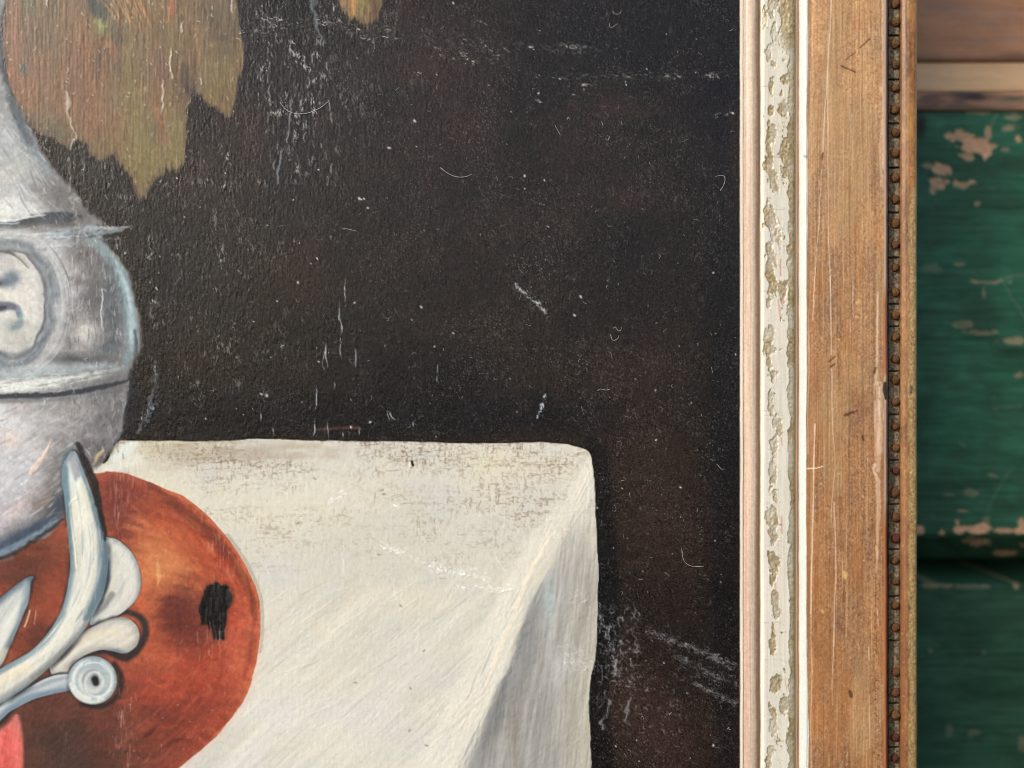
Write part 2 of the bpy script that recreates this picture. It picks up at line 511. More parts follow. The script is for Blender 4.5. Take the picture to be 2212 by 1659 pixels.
    J(20, 660, 90, 60, (176, 172, 162), .8)
    J(60, 770, 120, 50, (206, 204, 196), .95)
    J(10, 790, 90, 34, (216, 213, 202), .95)
    J(150, 560, 30, 130, (96, 104, 110), .7, ang=-32)
    J(60, 380, 20, 120, (108, 118, 124), .7, ang=-15)
    J(230, 740, 90, 50, (94, 90, 88), .85)
    J(300, 800, 60, 40, (74, 71, 70), .7)
    J(10, 120, 18, 60, (88, 92, 96), .8)
    for k in range(60):
        x, y = rnd.uniform(-10, 200), rnd.uniform(400, 800)
        L = rnd.uniform(30, 110)
        a = math.radians(50 + rnd.randn() * 12)
        cv.stroke([(x, y), (x + L * math.cos(a), y + L * math.sin(a))], rnd.uniform(1, 4), (190, 190, 184) if rnd.rand() < .55 else (92, 98, 102), rnd.uniform(.2, .5),
                  3, taper=.3, mask=mj, sp=False, h=.3)
    # dark ledge line and the light rim below it
    cv.stroke([(-30, 842), (40, 845), (90, 838), (150, 826), (230, 818), (300, 812)], [12, 18, 23, 22, 22, 10], (28, 34, 44), .95, 7, rag=7)
    cv.stroke([(70, 852), (140, 852), (220, 846), (290, 838)], [8, 12, 12, 6], (70, 64, 60), .75, 8, rag=5)
    cv.stroke([(-30, 826), (40, 826), (110, 815), (170, 806)], [5, 5, 4, 2], (216, 214, 202), .8, 3, rag=3)
    cv.stroke([(-30, 836), (50, 838), (70, 836)], 3, (176, 192, 196), .7, 3, rag=3)
    J(40, 890, 130, 34, (186, 182, 174), .9)
    J(190, 905, 90, 26, (150, 147, 143), .8)
    cv.stroke([(190, 885), (260, 880), (330, 868), (400, 866), (450, 860), (492, 851)], [18, 24, 22, 16, 8, 2], (126, 138, 144), .85, 8, rag=7, h=.6)
    cv.stroke([(330, 862), (400, 858), (480, 853)], [10, 7, 2], (170, 178, 182), .6, 4, rag=6, h=1)
    for k in range(40):
        x, y = rnd.uniform(200, 440), rnd.uniform(855, 900)
        cv.fleck(x, y, rnd.uniform(6, 22), rnd.uniform(-.5, .4), 3, (176, 184, 188) if rnd.rand() < .6 else (58, 64, 74), .5, .8)
    # belly
    J(330, 1080, 110, 190, (104, 101, 99), .9, p=.5)
    J(230, 1010, 46, 150, (182, 180, 177), .95, ang=-22)
    J(226, 1150, 34, 130, (182, 179, 175), .95)
    J(180, 1300, 100, 44, (170, 164, 158), .95, ang=-38)
    J(150, 920, 110, 30, (168, 165, 160), .85, ang=12)
    J(275, 1010, 34, 60, (150, 142, 136), .8)
    J(300, 1060, 30, 26, (146, 139, 134), .8)
    J(296, 1054, 14, 12, (96, 94, 92), .8)
    J(292, 950, 34, 30, (98, 90, 86), .8)
    J(350, 1150, 40, 110, (88, 86, 86), .8)
    J(255, 1240, 18, 66, (92, 89, 88), .8)
    J(318, 1250, 44, 54, (186, 178, 168), .95)
    J(324, 1262, 20, 28, (212, 207, 192), .9)
    J(372, 1262, 26, 46, (158, 150, 144), .7)
    J(420, 1150, 26, 170, (76, 82, 86), .9, ang=-4)
    J(410, 1300, 44, 40, (84, 92, 93), .85)
    J(280, 1350, 100, 18, (62, 66, 68), .95)
    J(110, 1372, 120, 20, (172, 172, 168), .8)
    cv.stroke([(345, 905), (412, 955), (458, 1035), (484, 1120), (495, 1210), (494, 1300), (474, 1362)], [10, 22, 26, 26, 26, 22, 16], (122, 142, 143), .9, 14, dry=.3, rag=5, mask=sm(14, -4, j))
    cv.stroke([(436, 985), (476, 1090), (494, 1220), (490, 1310)], [6, 9, 11, 8], (172, 188, 188), .8, 7, dry=.4, mask=mj)
    cv.stroke([(412, 990), (446, 1080), (458, 1190), (452, 1290)], [5, 7, 8, 6], (84, 98, 102), .7, 8, dry=.4, mask=mj)
    cv.stroke([(330, 900), (380, 935), (440, 1000)], [8, 14, 10], (118, 132, 132), .6, 12, rag=6, mask=mj)
    for k in range(70):                            # curved bristle marks following the belly
        t0, r0 = rnd.uniform(-70, 60), rnd.uniform(1.25, 2.0)
        pts_ = [(44 + 116 * r0 * math.cos(math.radians(t)), 1140 + 197 * (1 + (r0 - 1) * .45) * math.sin(math.radians(t))) for t in np.linspace(t0, t0 + rnd.uniform(15, 40), 5)]
        cv.stroke(pts_, rnd.uniform(1.2, 4), (196, 193, 188) if rnd.rand() < .6 else (88, 94, 98), rnd.uniform(.25, .55), 3, taper=.3, mask=mj, h=.4)
    for k in range(150):                           # upright scumbled marks
        x, y = rnd.uniform(260, 460), rnd.uniform(900, 1350)
        cv.fleck(x, y, rnd.uniform(8, 44), math.pi / 2 + rnd.randn() * .15, rnd.uniform(1.6, 3), (186, 182, 176) if rnd.rand() < .5 else (66, 67, 70), rnd.uniform(.2, .55), .7 * rnd.rand())
    cv.stroke([(384, 1085), (382, 1150), (380, 1200), (386, 1235)], 2.4, (200, 206, 206), .75, 2.4, h=1.4, rag=4, dry=.3)
    # medallion
    MD = Shape([(44 + 116 * math.cos(t), 1140 + 197 * math.sin(t)) for t in np.linspace(0, 2 * math.pi, 40)[:-1]], 4)
    md = MD.at(wx, wy)
    for off, wid, c, a in ((66, 20, (176, 173, 168), .6), (36, 17, (92, 102, 108), .85), (10, 6, (66, 70, 74), .6), (24, 6, (136, 146, 148), .5)):
        cv.over(ALL, c, a * np.exp(-((md - off - 5 * fbm(X, Y, 60, 60, 2, 33)) / wid) ** 2) * mj * np.clip(.75 + .5 * fbm(X, Y, 50, 50, 2, 34), 0, 1))
    mm = sm(4, -4, md)
    inf['medallion'] = md < 0
    mcx = np.zeros_like(cc)
    mcx[:] = (203, 202, 195)
    mcx += (fbm(X, Y, 60, 60, 3, 35) * 10)[..., None]
    mcx += (sm(40, 0, -md))[..., None] * np.array((-18, -16, -12), np.float32)
    cv.over(ALL, mcx, mm)
    Md = lambda *a, **k: cv.blob(*a, mask=mm, **k)
    Md(30, 990, 60, 50, (176, 172, 168), .6)
    Md(95, 1120, 40, 120, (212, 210, 202), .7)
    Md(10, 1090, 70, 30, (216, 212, 198), .8)
    Md(60, 1250, 80, 60, (168, 168, 162), .7)
    Md(30, 1055, 38, 22, (92, 106, 120), .95, rag=.5)
    Md(46, 1038, 20, 26, (96, 110, 122), .85, rag=.4)
    Md(0, 1062, 16, 12, (48, 50, 62), .9)
    cv.stroke([(-30, 1150), (0, 1150), (40, 1148), (64, 1158), (72, 1185)], [22, 20, 14, 10, 7], (76, 82, 100), .85, 8, mask=mm)
    cv.stroke([(-10, 1158), (20, 1152)], [10, 6], (42, 42, 60), .8, 5, mask=mm, sp=False)
    cv.stroke([(70, 1160), (78, 1190), (70, 1220), (50, 1232)], [9, 10, 12, 8], (118, 146, 156), .75, 8, mask=mm)
    Md(58, 1222, 26, 20, (112, 124, 126), .8, rag=.5)
    cv.stroke([(-20, 942), (30, 946), (70, 966), (106, 1003)], [4, 5, 5, 3], (72, 74, 74), .75, 4)
    cv.stroke([(60, 955), (85, 970), (108, 998)], [4, 8, 5], (176, 170, 162), .7, 4)
    cv.stroke([(-20, 1310), (40, 1330), (90, 1322), (150, 1290), (185, 1240)], [5, 7, 8, 10, 8], (92, 98, 106), .6, 8)
    cv.stroke([(-20, 1330), (40, 1345), (90, 1340), (140, 1318)], 3, (104, 106, 110), .7, 3)
    # foot of the jug
    J(400, 1580, 90, 180, (92, 89, 90), .95, p=.5)
    J(290, 1640, 90, 150, (110, 104, 102), .9, p=.6)
    J(30, 1640, 190, 120, (196, 192, 187), .97, p=.5)
    J(30, 1800, 140, 120, (186, 182, 181), .97, p=.5)
    J(0, 1570, 90, 40, (206, 204, 200), .85)
    J(190, 1540, 120, 28, (148, 139, 132), .7)
    J(40, 1650, 30, 30, (206, 184, 168), .7)
    J(180, 1640, 50, 70, (158, 152, 148), .7)
    J(10, 1930, 100, 50, (180, 174, 174), .85, ang=-25)
    J(70, 1905, 60, 20, (188, 160, 150), .6, ang=-32)
    J(205, 1760, 34, 120, (104, 98, 96), .85, ang=12)
    J(170, 1890, 50, 70, (112, 101, 92), .85, ang=25)
    J(222, 1900, 34, 80, (56, 66, 76), .9, ang=25)
    J(125, 1988, 140, 30, (56, 66, 80), .97, ang=-32)
    J(25, 2046, 130, 26, (60, 74, 88), .97, ang=-26)
    J(330, 1690, 60, 40, (88, 84, 84), .7)
    cv.stroke([(-60, 2100), (40, 2055), (130, 2005), (210, 1950)], [12, 12, 10, 5], (128, 144, 156), .7, 8, rag=6, dry=.4)
    cv.stroke([(-60, 2115), (50, 2075), (150, 2015), (235, 1948)], [7, 7, 6, 5], (36, 30, 32), .8, 6, rag=5)
    for k in range(70):
        x, y = rnd.uniform(-20, 230), rnd.uniform(1550, 1990)
        L = rnd.uniform(30, 120)
        a = math.radians(-32 + rnd.randn() * 9)
        cv.stroke([(x, y), (x + L * math.cos(a), y + L * math.sin(a))], rnd.uniform(1.5, 5), [(206, 202, 198), (150, 148, 152), (196, 168, 154), (128, 122, 120)][rnd.randint(4)],
                  rnd.uniform(.2, .4), 4, taper=.35, mask=mj, sp=False, h=.25)
    for k in range(110):
        x, y = rnd.uniform(250, 470), rnd.uniform(1480, 1720)
        cv.fleck(x, y, rnd.uniform(8, 34), rnd.uniform(.9, 2.2), rnd.uniform(2, 4), (164, 158, 156) if rnd.rand() < .5 else (74, 72, 74), rnd.uniform(.2, .5), .7 * rnd.rand())
    for k in range(170):                           # blue-white and slate brush marks that follow the form
        y = rnd.choice([rnd.uniform(1370, 1470), rnd.uniform(1500, 1960), rnd.uniform(420, 820), rnd.uniform(860, 930)])
        x = rnd.uniform(-20, 300)
        a = math.radians((-6 if 1340 < y < 1500 or 840 < y < 940 else (-34 if y > 1500 else 48)) + rnd.randn() * 6)
        L = rnd.uniform(25, 110)
        lightm = rnd.rand() < .62 - .5 * (x > 220)
        cv.stroke([(x, y), (x + L * .5 * math.cos(a), y + L * .5 * math.sin(a) + 2), (x + L * math.cos(a), y + L * math.sin(a))], rnd.uniform(1.2, 4.5), [(214, 216, 212), (196, 206, 208), (222, 218, 204)][rnd.randint(3)] if lightm else [(98, 110, 120), (120, 122, 124)][rnd.randint(2)],
                  rnd.uniform(.2, .5), 3, taper=.35, mask=mj, h=.3)
    # band under the belly and dark waist line
    cv.stroke([(-40, 1405), (80, 1400), (200, 1390), (330, 1380), (430, 1372)], [16, 20, 18, 14, 8], (158, 168, 168), .7, 14, rag=8, mask=mj)
    cv.stroke([(-40, 1446), (60, 1446), (180, 1436), (300, 1420), (400, 1400), (470, 1375)], [24, 24, 20, 16, 10, 4], (216, 215, 204), .85, 10, dry=.5, rag=5, mask=mj)
    cv.stroke([(230, 1440), (330, 1424), (440, 1392), (490, 1370)], [10, 14, 12, 6], (112, 112, 108), .7, 8, dry=.4, rag=6, mask=mj)
    cv.stroke([(-40, 1488), (60, 1486), (150, 1484), (250, 1476), (330, 1462), (400, 1448), (475, 1426)], [9, 10, 11, 10, 9, 8, 4], (34, 40, 48), .95, 5, rag=4)
    cv.stroke([(-40, 1504), (80, 1502), (200, 1497), (280, 1490)], [9, 9, 8, 5], (104, 102, 100), .7, 7)
    cv.stroke([(115, 1774), (130, 1755), (150, 1730), (165, 1708), (180, 1680), (190, 1650)], [8, 10, 9, 6, 4, 2], (216, 186, 164), .85, 3, h=1)
    cv.stroke([(352, 1742), (362, 1722), (376, 1702), (386, 1690)], [4, 8, 8, 3], (196, 170, 124), .85, 4, h=1, rag=4)
    J(380, 1740, 30, 22, (84, 80, 74), .6)

    cv.stroke([(498, 1400), (500, 1480), (490, 1560), (470, 1630)], [16, 26, 26, 14], (26, 29, 38), .8, 14, rag=6, mask=(1 - mc) * sm(-14, 6, j))
    cv.stroke([(505, 1240), (512, 1300), (502, 1370)], [4, 6, 5], (40, 46, 56), .6, 7, mask=1 - mc)
    # ---- white scrolled handle
    dark = (30, 33, 40)
    stem = [(276, 1690), (292, 1712), (318, 1780), (346, 1850), (372, 1930), (392, 2005), (405, 2060), (404, 2110), (398, 2170), (380, 2240), (345, 2310), (310, 2370),
            (262, 2425), (215, 2475), (150, 2535), (80, 2590), (0, 2640), (-120, 2700), (-120, 2610), (0, 2510), (60, 2475), (120, 2435), (165, 2390), (205, 2335),
            (238, 2265), (255, 2190), (262, 2120), (258, 2040), (250, 1960), (242, 1870), (232, 1800), (236, 1740), (256, 1700)]
    lobe1 = K([(905, 1340), (960, 1332), (1020, 1350), (1100, 1415), (1160, 1490), (1200, 1590), (1215, 1700), (1200, 1790), (1160, 1880), (1060, 1975), (950, 2040),
               (860, 2068), (780, 2085), (800, 1990), (870, 1850), (910, 1700), (920, 1500)], .434, 0, 1440)
    lobe2 = K([(430, 745), (560, 640), (700, 500), (850, 410), (1000, 358), (1100, 365), (1180, 430), (1203, 510), (1180, 600), (1110, 660), (1050, 668), (960, 645),
               (850, 640), (700, 705), (610, 780), (560, 850), (460, 870)], .434, 0, 2160)
    arm = K([(-300, 1330), (0, 1110), (200, 985), (400, 880), (560, 835), (640, 850), (640, 970), (480, 1010), (300, 1062), (100, 1165), (0, 1255), (-300, 1480)], .434, 0, 2160)
    sprig = K([(290, 2), (265, 60), (255, 150), (235, 250), (190, 360), (150, 460), (110, 560), (60, 680), (15, 770), (-60, 880), (-300, 1000), (-300, 420), (-60, 240),
               (40, 150), (130, 80), (230, 15)], .434, 0, 2160)
    kx, ky = 347, 2551
    knob = [(kx + 92 * math.cos(t), ky + 90 * math.sin(t)) for t in np.linspace(0, 2 * math.pi, 26)[:-1]]
    hand = np.zeros(X.shape, bool)

    def piece(pts, base, edge, ang, seed, sx=9, sy=9, dk=26, dka=.85, hs=1.6, esz=34):
        sh = Shape(pts, 4, 80)
        w = cv.win(sh.x0, sh.y0, sh.x1, sh.y1)
        x, y = X[w], Y[w]
        n = 1.6 * fbm(x, y, 110, 90, 2, seed)
        dd = sh.at(x + n, y + n)
        ds = sh.at(x - sx, y - sy)
        cv.over(w, dark, dka * .85 * sm(dk * .6, -3, np.minimum(dd, ds) + 4 * fbm(x, y, 60, 60, 2, seed + 5)) * np.clip(.75 + .6 * fbm(x, y, 70, 70, 2, seed + 6), .1, 1))
        mk = sm(2.5, -2.5, dd)
        t = sm(0, esz, -dd)
        c = np.array(edge, np.float32) * (1 - t[..., None]) + np.array(base, np.float32) * t[..., None]
        c = c + (fbm(x, y, 160, 16, 2, seed + 1, ang) * 9)[..., None] * np.array((1, 1, .9), np.float32)
        cv.over(w, c, mk)
        cv.H[w] = cv.H[w] * (1 - .6 * mk) + mk * (.35 * hs * sm(0, 14, -dd) + .2 * fbm(x, y, 90, 7, 2, seed + 2, ang))
        hand[w] |= dd < 0
        full = np.zeros(X.shape, np.float32)
        full[w] = mk
        return full

    q = piece(sprig, (196, 201, 198), (92, 108, 118), -58, 40, 4, 4, 16)
    cv.stroke([(-20, 2420), (40, 2330), (70, 2280)], [30, 22, 8], (222, 224, 216), .7, 12, mask=q)
    cv.stroke([(100, 2190), (98, 2260), (80, 2330), (50, 2400)], [12, 16, 14, 8], (150, 166, 176), .65, 10, mask=q)
    cv.stroke([(20, 2450), (0, 2480)], [20, 16], (216, 208, 184), .6, 12, mask=q, sp=False)
    cv.stroke([(112, 2290), (100, 2330), (92, 2350)], 3, (220, 196, 160), .8, 3)
    cv.stroke([(136, 2290), (128, 2340)], 2, (206, 150, 116), .7, 2, sp=False)
    # hollow of dark paint round the knob and under the second lobe
    cv.stroke([(262, 2490), (330, 2450), (400, 2440), (470, 2466), (520, 2430), (546, 2370), (530, 2320), (480, 2296), (420, 2310), (350, 2350), (300, 2390)],
              [12, 14, 16, 15, 14, 13, 13, 10, 8, 7, 5], dark, .85, 9)
    cv.stroke([(430, 2490), (455, 2545), (440, 2610), (380, 2650), (300, 2640)], [10, 12, 10, 8, 5], (36, 32, 34), .8, 9)
    q = piece(lobe1, (194, 196, 190), (150, 160, 164), -60, 44, -4, -4, 16, .9)
    cv.stroke([(440, 2050), (470, 2090), (490, 2160), (486, 2230), (440, 2290), (390, 2320)], [14, 22, 24, 26, 22, 12], (214, 213, 204), .75, 12, mask=q)
    cv.stroke([(404, 2110), (398, 2180), (380, 2240), (350, 2290)], [10, 14, 14, 8], (92, 112, 126), .75, 8, mask=q)
    cv.stroke([(432, 2100), (424, 2180), (396, 2230), (372, 2250)], [5, 8, 6, 3], (206, 202, 180), .7, 5, mask=q)
    cv.stroke([(420, 2230), (390, 2275), (350, 2310)], [12, 10, 6], (98, 98, 100), .6, 8, mask=q)
    cv.stroke([(415, 2030), (410, 2080)], 8, (206, 206, 198), .7, 5, mask=q, sp=False)
    q = piece(lobe2, (206, 203, 191), (168, 168, 162), -30, 48, 3, -3, 22, .9)
    cv.stroke([(262, 2440), (330, 2390), (400, 2370), (470, 2390)], [8, 10, 10, 6], (216, 206, 178), .6, 10, mask=q)
    cv.stroke([(380, 2440), (430, 2442), (470, 2450)], [5, 10, 6], (92, 108, 130), .6, 8, mask=q)
    cv.stroke([(300, 2380), (350, 2345), (420, 2318), (480, 2320)], [5, 6, 7, 5], (104, 100, 96), .6, 7, mask=q)
    q = piece(arm, (184, 192, 196), (120, 136, 148), -25, 52, 3, 3, 18, .9)
    cv.stroke([(0, 2655), (90, 2590), (180, 2545), (250, 2530)], 7, (216, 218, 212), .6, 5, mask=q)
    cv.stroke([(0, 2690), (80, 2625), (170, 2600), (240, 2590)], 9, (112, 136, 154), .6, 8, mask=q)
    q = piece(stem, (212, 212, 200), (112, 132, 140), -70, 56, 6, 2, 24, .95, 2.2, 30)
    inf_stem = q
    cv.stroke([(292, 1800), (310, 1900), (330, 2000), (335, 2100), (320, 2200), (270, 2310), (200, 2410), (90, 2500), (-40, 2580)], [10, 20, 24, 24, 22, 20, 20, 18, 16], (222, 221, 209), .8, 10, mask=q, h=.8)
    cv.stroke([(262, 1900), (268, 1880), (290, 1868)], 3, (232, 230, 214), .9, 2, mask=q, h=1)
    cv.stroke([(262, 1890), (268, 1960), (282, 2060), (288, 2130)], 3.5, (232, 230, 214), .8, 3, mask=q, h=1.2)
    cv.stroke([(285, 1800), (300, 1900), (312, 2000), (318, 2070)], 2, (196, 202, 198), .6, 2, mask=q, h=-.8)
    cv.stroke([(352, 1900), (378, 1990), (388, 2080), (384, 2160), (360, 2240), (320, 2320)], [8, 14, 20, 20, 15, 8], (84, 106, 122), .85, 9, mask=q, dry=.25)
    cv.stroke([(372, 2040), (376, 2120), (360, 2190), (330, 2260)], [3, 6, 6, 3], (150, 170, 180), .6, 4, mask=q, dry=.3)
    cv.stroke([(240, 2300), (200, 2370), (150, 2425), (80, 2475), (0, 2520)], [8, 9, 8, 8, 8], (126, 142, 150), .75, 7, mask=q)
    cv.stroke([(262, 2100), (258, 2190), (240, 2270)], [8, 9, 8], (120, 146, 156), .7, 6, mask=q)
    cv.stroke([(330, 2330), (270, 2400), (200, 2470), (110, 2545), (0, 2620)], [6, 9, 10, 10, 10], (150, 152, 152), .7, 9, mask=q)
    cv.stroke([(240, 1760), (244, 1850), (252, 1950), (262, 2060)], [16, 18, 14, 10], (92, 118, 126), .85, 9, mask=q)
    cv.stroke([(276, 1700), (280, 1740), (290, 1790)], [14, 18, 14], (146, 146, 148), .85, 8, mask=q)
    cv.stroke([(300, 1720), (322, 1800), (346, 1880), (366, 1950)], [6, 9, 9, 7], (112, 134, 140), .75, 6, mask=q)
    cv.stroke([(258, 1695), (245, 1720), (238, 1750)], [18, 16, 10], (96, 112, 116), .6, 10)
    cv.stroke([(300, 1800), (312, 1830), (330, 1900)], [10, 12, 10], (216, 216, 200), .7, 5, mask=q, h=.8)
    cv.stroke([(110, 2500), (60, 2520), (0, 2550)], [14, 14, 12], (226, 214, 184), .6, 10, mask=q)
    cv.stroke([(290, 2400), (230, 2450), (180, 2500), (120, 2540)], [6, 9, 8, 6], (122, 118, 116), .6, 8, mask=q)
    cv.stroke([(258, 2525), (210, 2528), (150, 2550), (110, 2575)], 2.5, (52, 54, 58), .8, 2.5)
    for k in range(60):
        t = rnd.rand() ** .8
        path = spline([(290, 1790), (315, 1900), (335, 2000), (338, 2100), (318, 2210), (262, 2320), (190, 2415), (90, 2500), (-20, 2570)], False, 8)
        i0 = int(t * (len(path) - 12))
        off = rnd.uniform(-38, 40)
        seg = path[i0:i0 + rnd.randint(5, 11)]
        dv = seg[-1] - seg[0]
        nv = np.array((-dv[1], dv[0])) / (np.hypot(*dv) + 1e-6)
        c_ = [(230, 229, 216), (222, 222, 212), (150, 170, 178), (196, 204, 202)][rnd.randint(4)] if abs(off) < 24 else [(118, 140, 150), (176, 188, 190)][rnd.randint(2)]
        cv.stroke([tuple(z) for z in seg - nv * off], rnd.uniform(1.5, 4.5), c_, rnd.uniform(.25, .6), 3, taper=.35, mask=q, h=.3)
    # black line down the right of the stem
    cv.stroke([(292, 1664), (318, 1730), (350, 1800), (368, 1880), (384, 1950), (398, 2020)], [8, 13, 15, 12, 9, 6], (20, 20, 22), .92, 6, rag=4)
    q = piece(knob, (190, 198, 198), (140, 158, 166), 0, 60, 8, 8, 26, .8, 2)
    for r, a0, a1, c, a, wd in ((70, 100, 260, (222, 226, 220), .8, 8), (58, 150, 330, (150, 172, 184), .6, 8), (74, -60, 70, (206, 212, 208), .7, 9),
                                (44, 30, 200, (214, 214, 208), .7, 9), (34, 180, 330, (170, 164, 162), .7, 8), (52, -30, 60, (158, 178, 186), .6, 6), (82, 60, 170, (228, 228, 216), .8, 5)):
        cv.stroke([(kx + r * math.cos(math.radians(t)), ky + r * math.sin(math.radians(t))) for t in np.linspace(a0, a1, 8)], wd, c, a, 6, mask=q, h=.6)
    cv.blob(kx + 10, ky - 6, 26, 32, (120, 122, 124), .8, mask=q, rag=.2)
    sp_ = [(kx + 8 + r_ * math.cos(a_), ky + r_ * math.sin(a_) * 1.1) for r_, a_ in zip(np.linspace(70, 24, 30), np.linspace(-2.2, 6.4, 30))]
    cv.stroke(sp_, np.linspace(3, 7, 8), (138, 158, 168), .55, 4, mask=q)
    cv.stroke([(z[0] + 5, z[1] + 6) for z in sp_], np.linspace(2, 5, 8), (226, 230, 224), .6, 4, mask=q)
    cv.stroke([(kx + 9, ky - 3), (kx + 13, ky + 10)], [13, 12], (22, 26, 28), .95, 6, h=-.8, sp=False)
    cv.stroke([(kx + 22, ky - 30), (kx + 30, ky - 10)], 4, (206, 214, 214), .7, 3, sp=False)
    inf['handle'] = hand
    # coral drapery at the bottom left corner
    CO = Shape(K([(150, 1195), (180, 1280), (200, 1500), (195, 1660), (180, 2300), (-900, 2300), (-900, 1800), (-200, 1460), (0, 1330), (80, 1270)], .434, 0, 2160), 6, 60)
    co = CO.at(fx, fy)
    mo = sm(4, -4, co)
    inf['coral'] = co < 0
    k2 = np.zeros_like(cc)
    k2[:] = (206, 98, 92)
    k2 += (fbm(X, Y, 18, 140, 3, 64, 8) * 26)[..., None] * np.array((.8, 1, 1), np.float32)
    cv.over(ALL, k2, mo)
    cv.blob(60, 2700, 20, 60, (186, 120, 108), .6, mask=mo)
    cv.blob(30, 2800, 30, 60, (222, 104, 96), .6, mask=mo)
    cv.over(ALL, (150, 92, 80), .6 * sm(10, 1, np.abs(co)) * (Y > 2680))

    # ---- autumn leaves at the top
    leaf = K([(70, -300), (60, 0), (40, 130), (30, 350), (50, 520), (75, 700), (130, 830), (190, 950), (235, 1010), (262, 1065), (350, 1150), (450, 1182), (540, 1245), (592, 1272),
              (622, 1228), (660, 1182), (712, 1212), (760, 1262), (800, 1335), (872, 1392), (930, 1358), (980, 1334), (1040, 1402), (1100, 1485), (1150, 1585),
              (1185, 1690), (1240, 1712), (1275, 1660), (1300, 1600), (1340, 1540), (1390, 1490), (1422, 1460), (1480, 1470), (1542, 1440), (1590, 1400), (1590, 1250), (1605, 1100), (1622, 900),
              (1680, 812), (1740, 822), (1800, 890), (1880, 932), (1972, 1004), (2010, 950), (2040, 780), (2090, 560), (2100, 420), (2072, 250), (2050, 110), (2030, 0), (2000, -300), (1500, -700), (700, -800)])
    leaf2 = [(1262, -60), (1266, 0), (1282, 28), (1308, 56), (1342, 74), (1376, 86), (1414, 70), (1426, 34), (1438, 0), (1440, -80), (1380, -220), (1300, -180)]
    inf['leaf'] = np.zeros(X.shape, bool)
    inf['leaf2'] = np.zeros(X.shape, bool)
    for pts, key in ((leaf, 'leaf'), (leaf2, 'leaf2')):
        LF = Shape(pts, 5, 80)
        w = cv.win(LF.x0, LF.y0, LF.x1, LF.y1)
        x, y = X[w], Y[w]
        dd = LF.at(x + 4 * fbm(x, y, 12, 40, 2, 66) + 5 * fbm(x, y, 5, 60, 2, 67), y + 7 * fbm(x, y, 8, 30, 2, 68))
        mk = sm(13, -9, dd + 5 * fbm(x, y, 6, 30, 2, 221))
        inf[key][w] = dd < 0
        lc = np.zeros(x.shape + (3,), np.float32)
        lc[:] = (114, 92, 66)
        lc += (fbm(x, y, 10, 130, 3, 69) * 13)[..., None]
        lc += (fbm(x, y, 80, 200, 3, 70))[..., None] * np.array((13, 3, -2), np.float32)
        cv.over(w, (18, 20, 26), .6 * sm(16, 2, dd))
        cv.over(w, lc, mk)
        full = np.zeros(X.shape, np.float32)
        full[w] = mk
        L = lambda *a, **k: cv.blob(*a, mask=full, **k)
        if key == 'leaf':
            L(50, 150, 40, 170, (134, 94, 72), .7)
            L(70, 330, 50, 110, (140, 92, 68), .7)
            L(200, 330, 150, 130, (130, 92, 66), .6)
            L(330, 250, 70, 150, (122, 84, 58), .6)
            L(420, 480, 90, 90, (126, 90, 62), .7)
            L(480, 330, 50, 170, (116, 102, 66), .6)
            L(560, 590, 100, 110, (122, 112, 66), .9)
            L(540, 500, 40, 120, (112, 100, 66), .7)
            L(640, 520, 60, 90, (120, 112, 72), .75)
            L(830, 300, 80, 120, (112, 102, 66), .85)
            L(860, 380, 40, 50, (108, 82, 58), .7)
            L(800, 60, 60, 60, (90, 80, 64), .8)
            L(850, 150, 50, 60, (82, 70, 58), .6)
            L(690, 320, 40, 60, (80, 64, 52), .8)
            L(610, 260, 40, 60, (102, 80, 66), .7)
            L(660, 140, 50, 140, (112, 96, 62), .6)
            L(100, 440, 20, 22, (104, 82, 62), .6)
            L(86, 252, 12, 28, (84, 90, 76), .9, rag=.2)
            L(200, 480, 80, 26, (98, 88, 66), .85, ang=30)
            L(110, 25, 22, 22, (98, 96, 74), .8)
            L(370, 40, 26, 60, (64, 70, 64), .9, ang=-35)
            L(420, 130, 20, 50, (92, 94, 70), .7, ang=-15)
            L(382, 98, 26, 26, (122, 122, 78), .95, rag=.2)
            L(440, 190, 24, 80, (84, 70, 56), .7)
            L(360, 230, 18, 90, (92, 70, 52), .7, ang=18)
            L(415, 175, 12, 44, (154, 98, 66), .6, ang=-15)
            L(400, 160, 10, 22, (180, 136, 84), .7)
            L(600, 440, 11, 70, (150, 96, 66), .6, ang=-12)
            L(620, 530, 20, 18, (124, 88, 66), .7)
            L(590, 470, 26, 90, (104, 84, 62), .6)
            L(560, 60, 60, 60, (124, 96, 64), .6)
            L(640, 30, 14, 40, (160, 98, 66), .7)
            L(340, 560, 70, 40, (110, 92, 60), .7, ang=35)
            cv.stroke([(380, 150), (392, 130), (398, 100)], 3, (70, 64, 52), .7, 3)
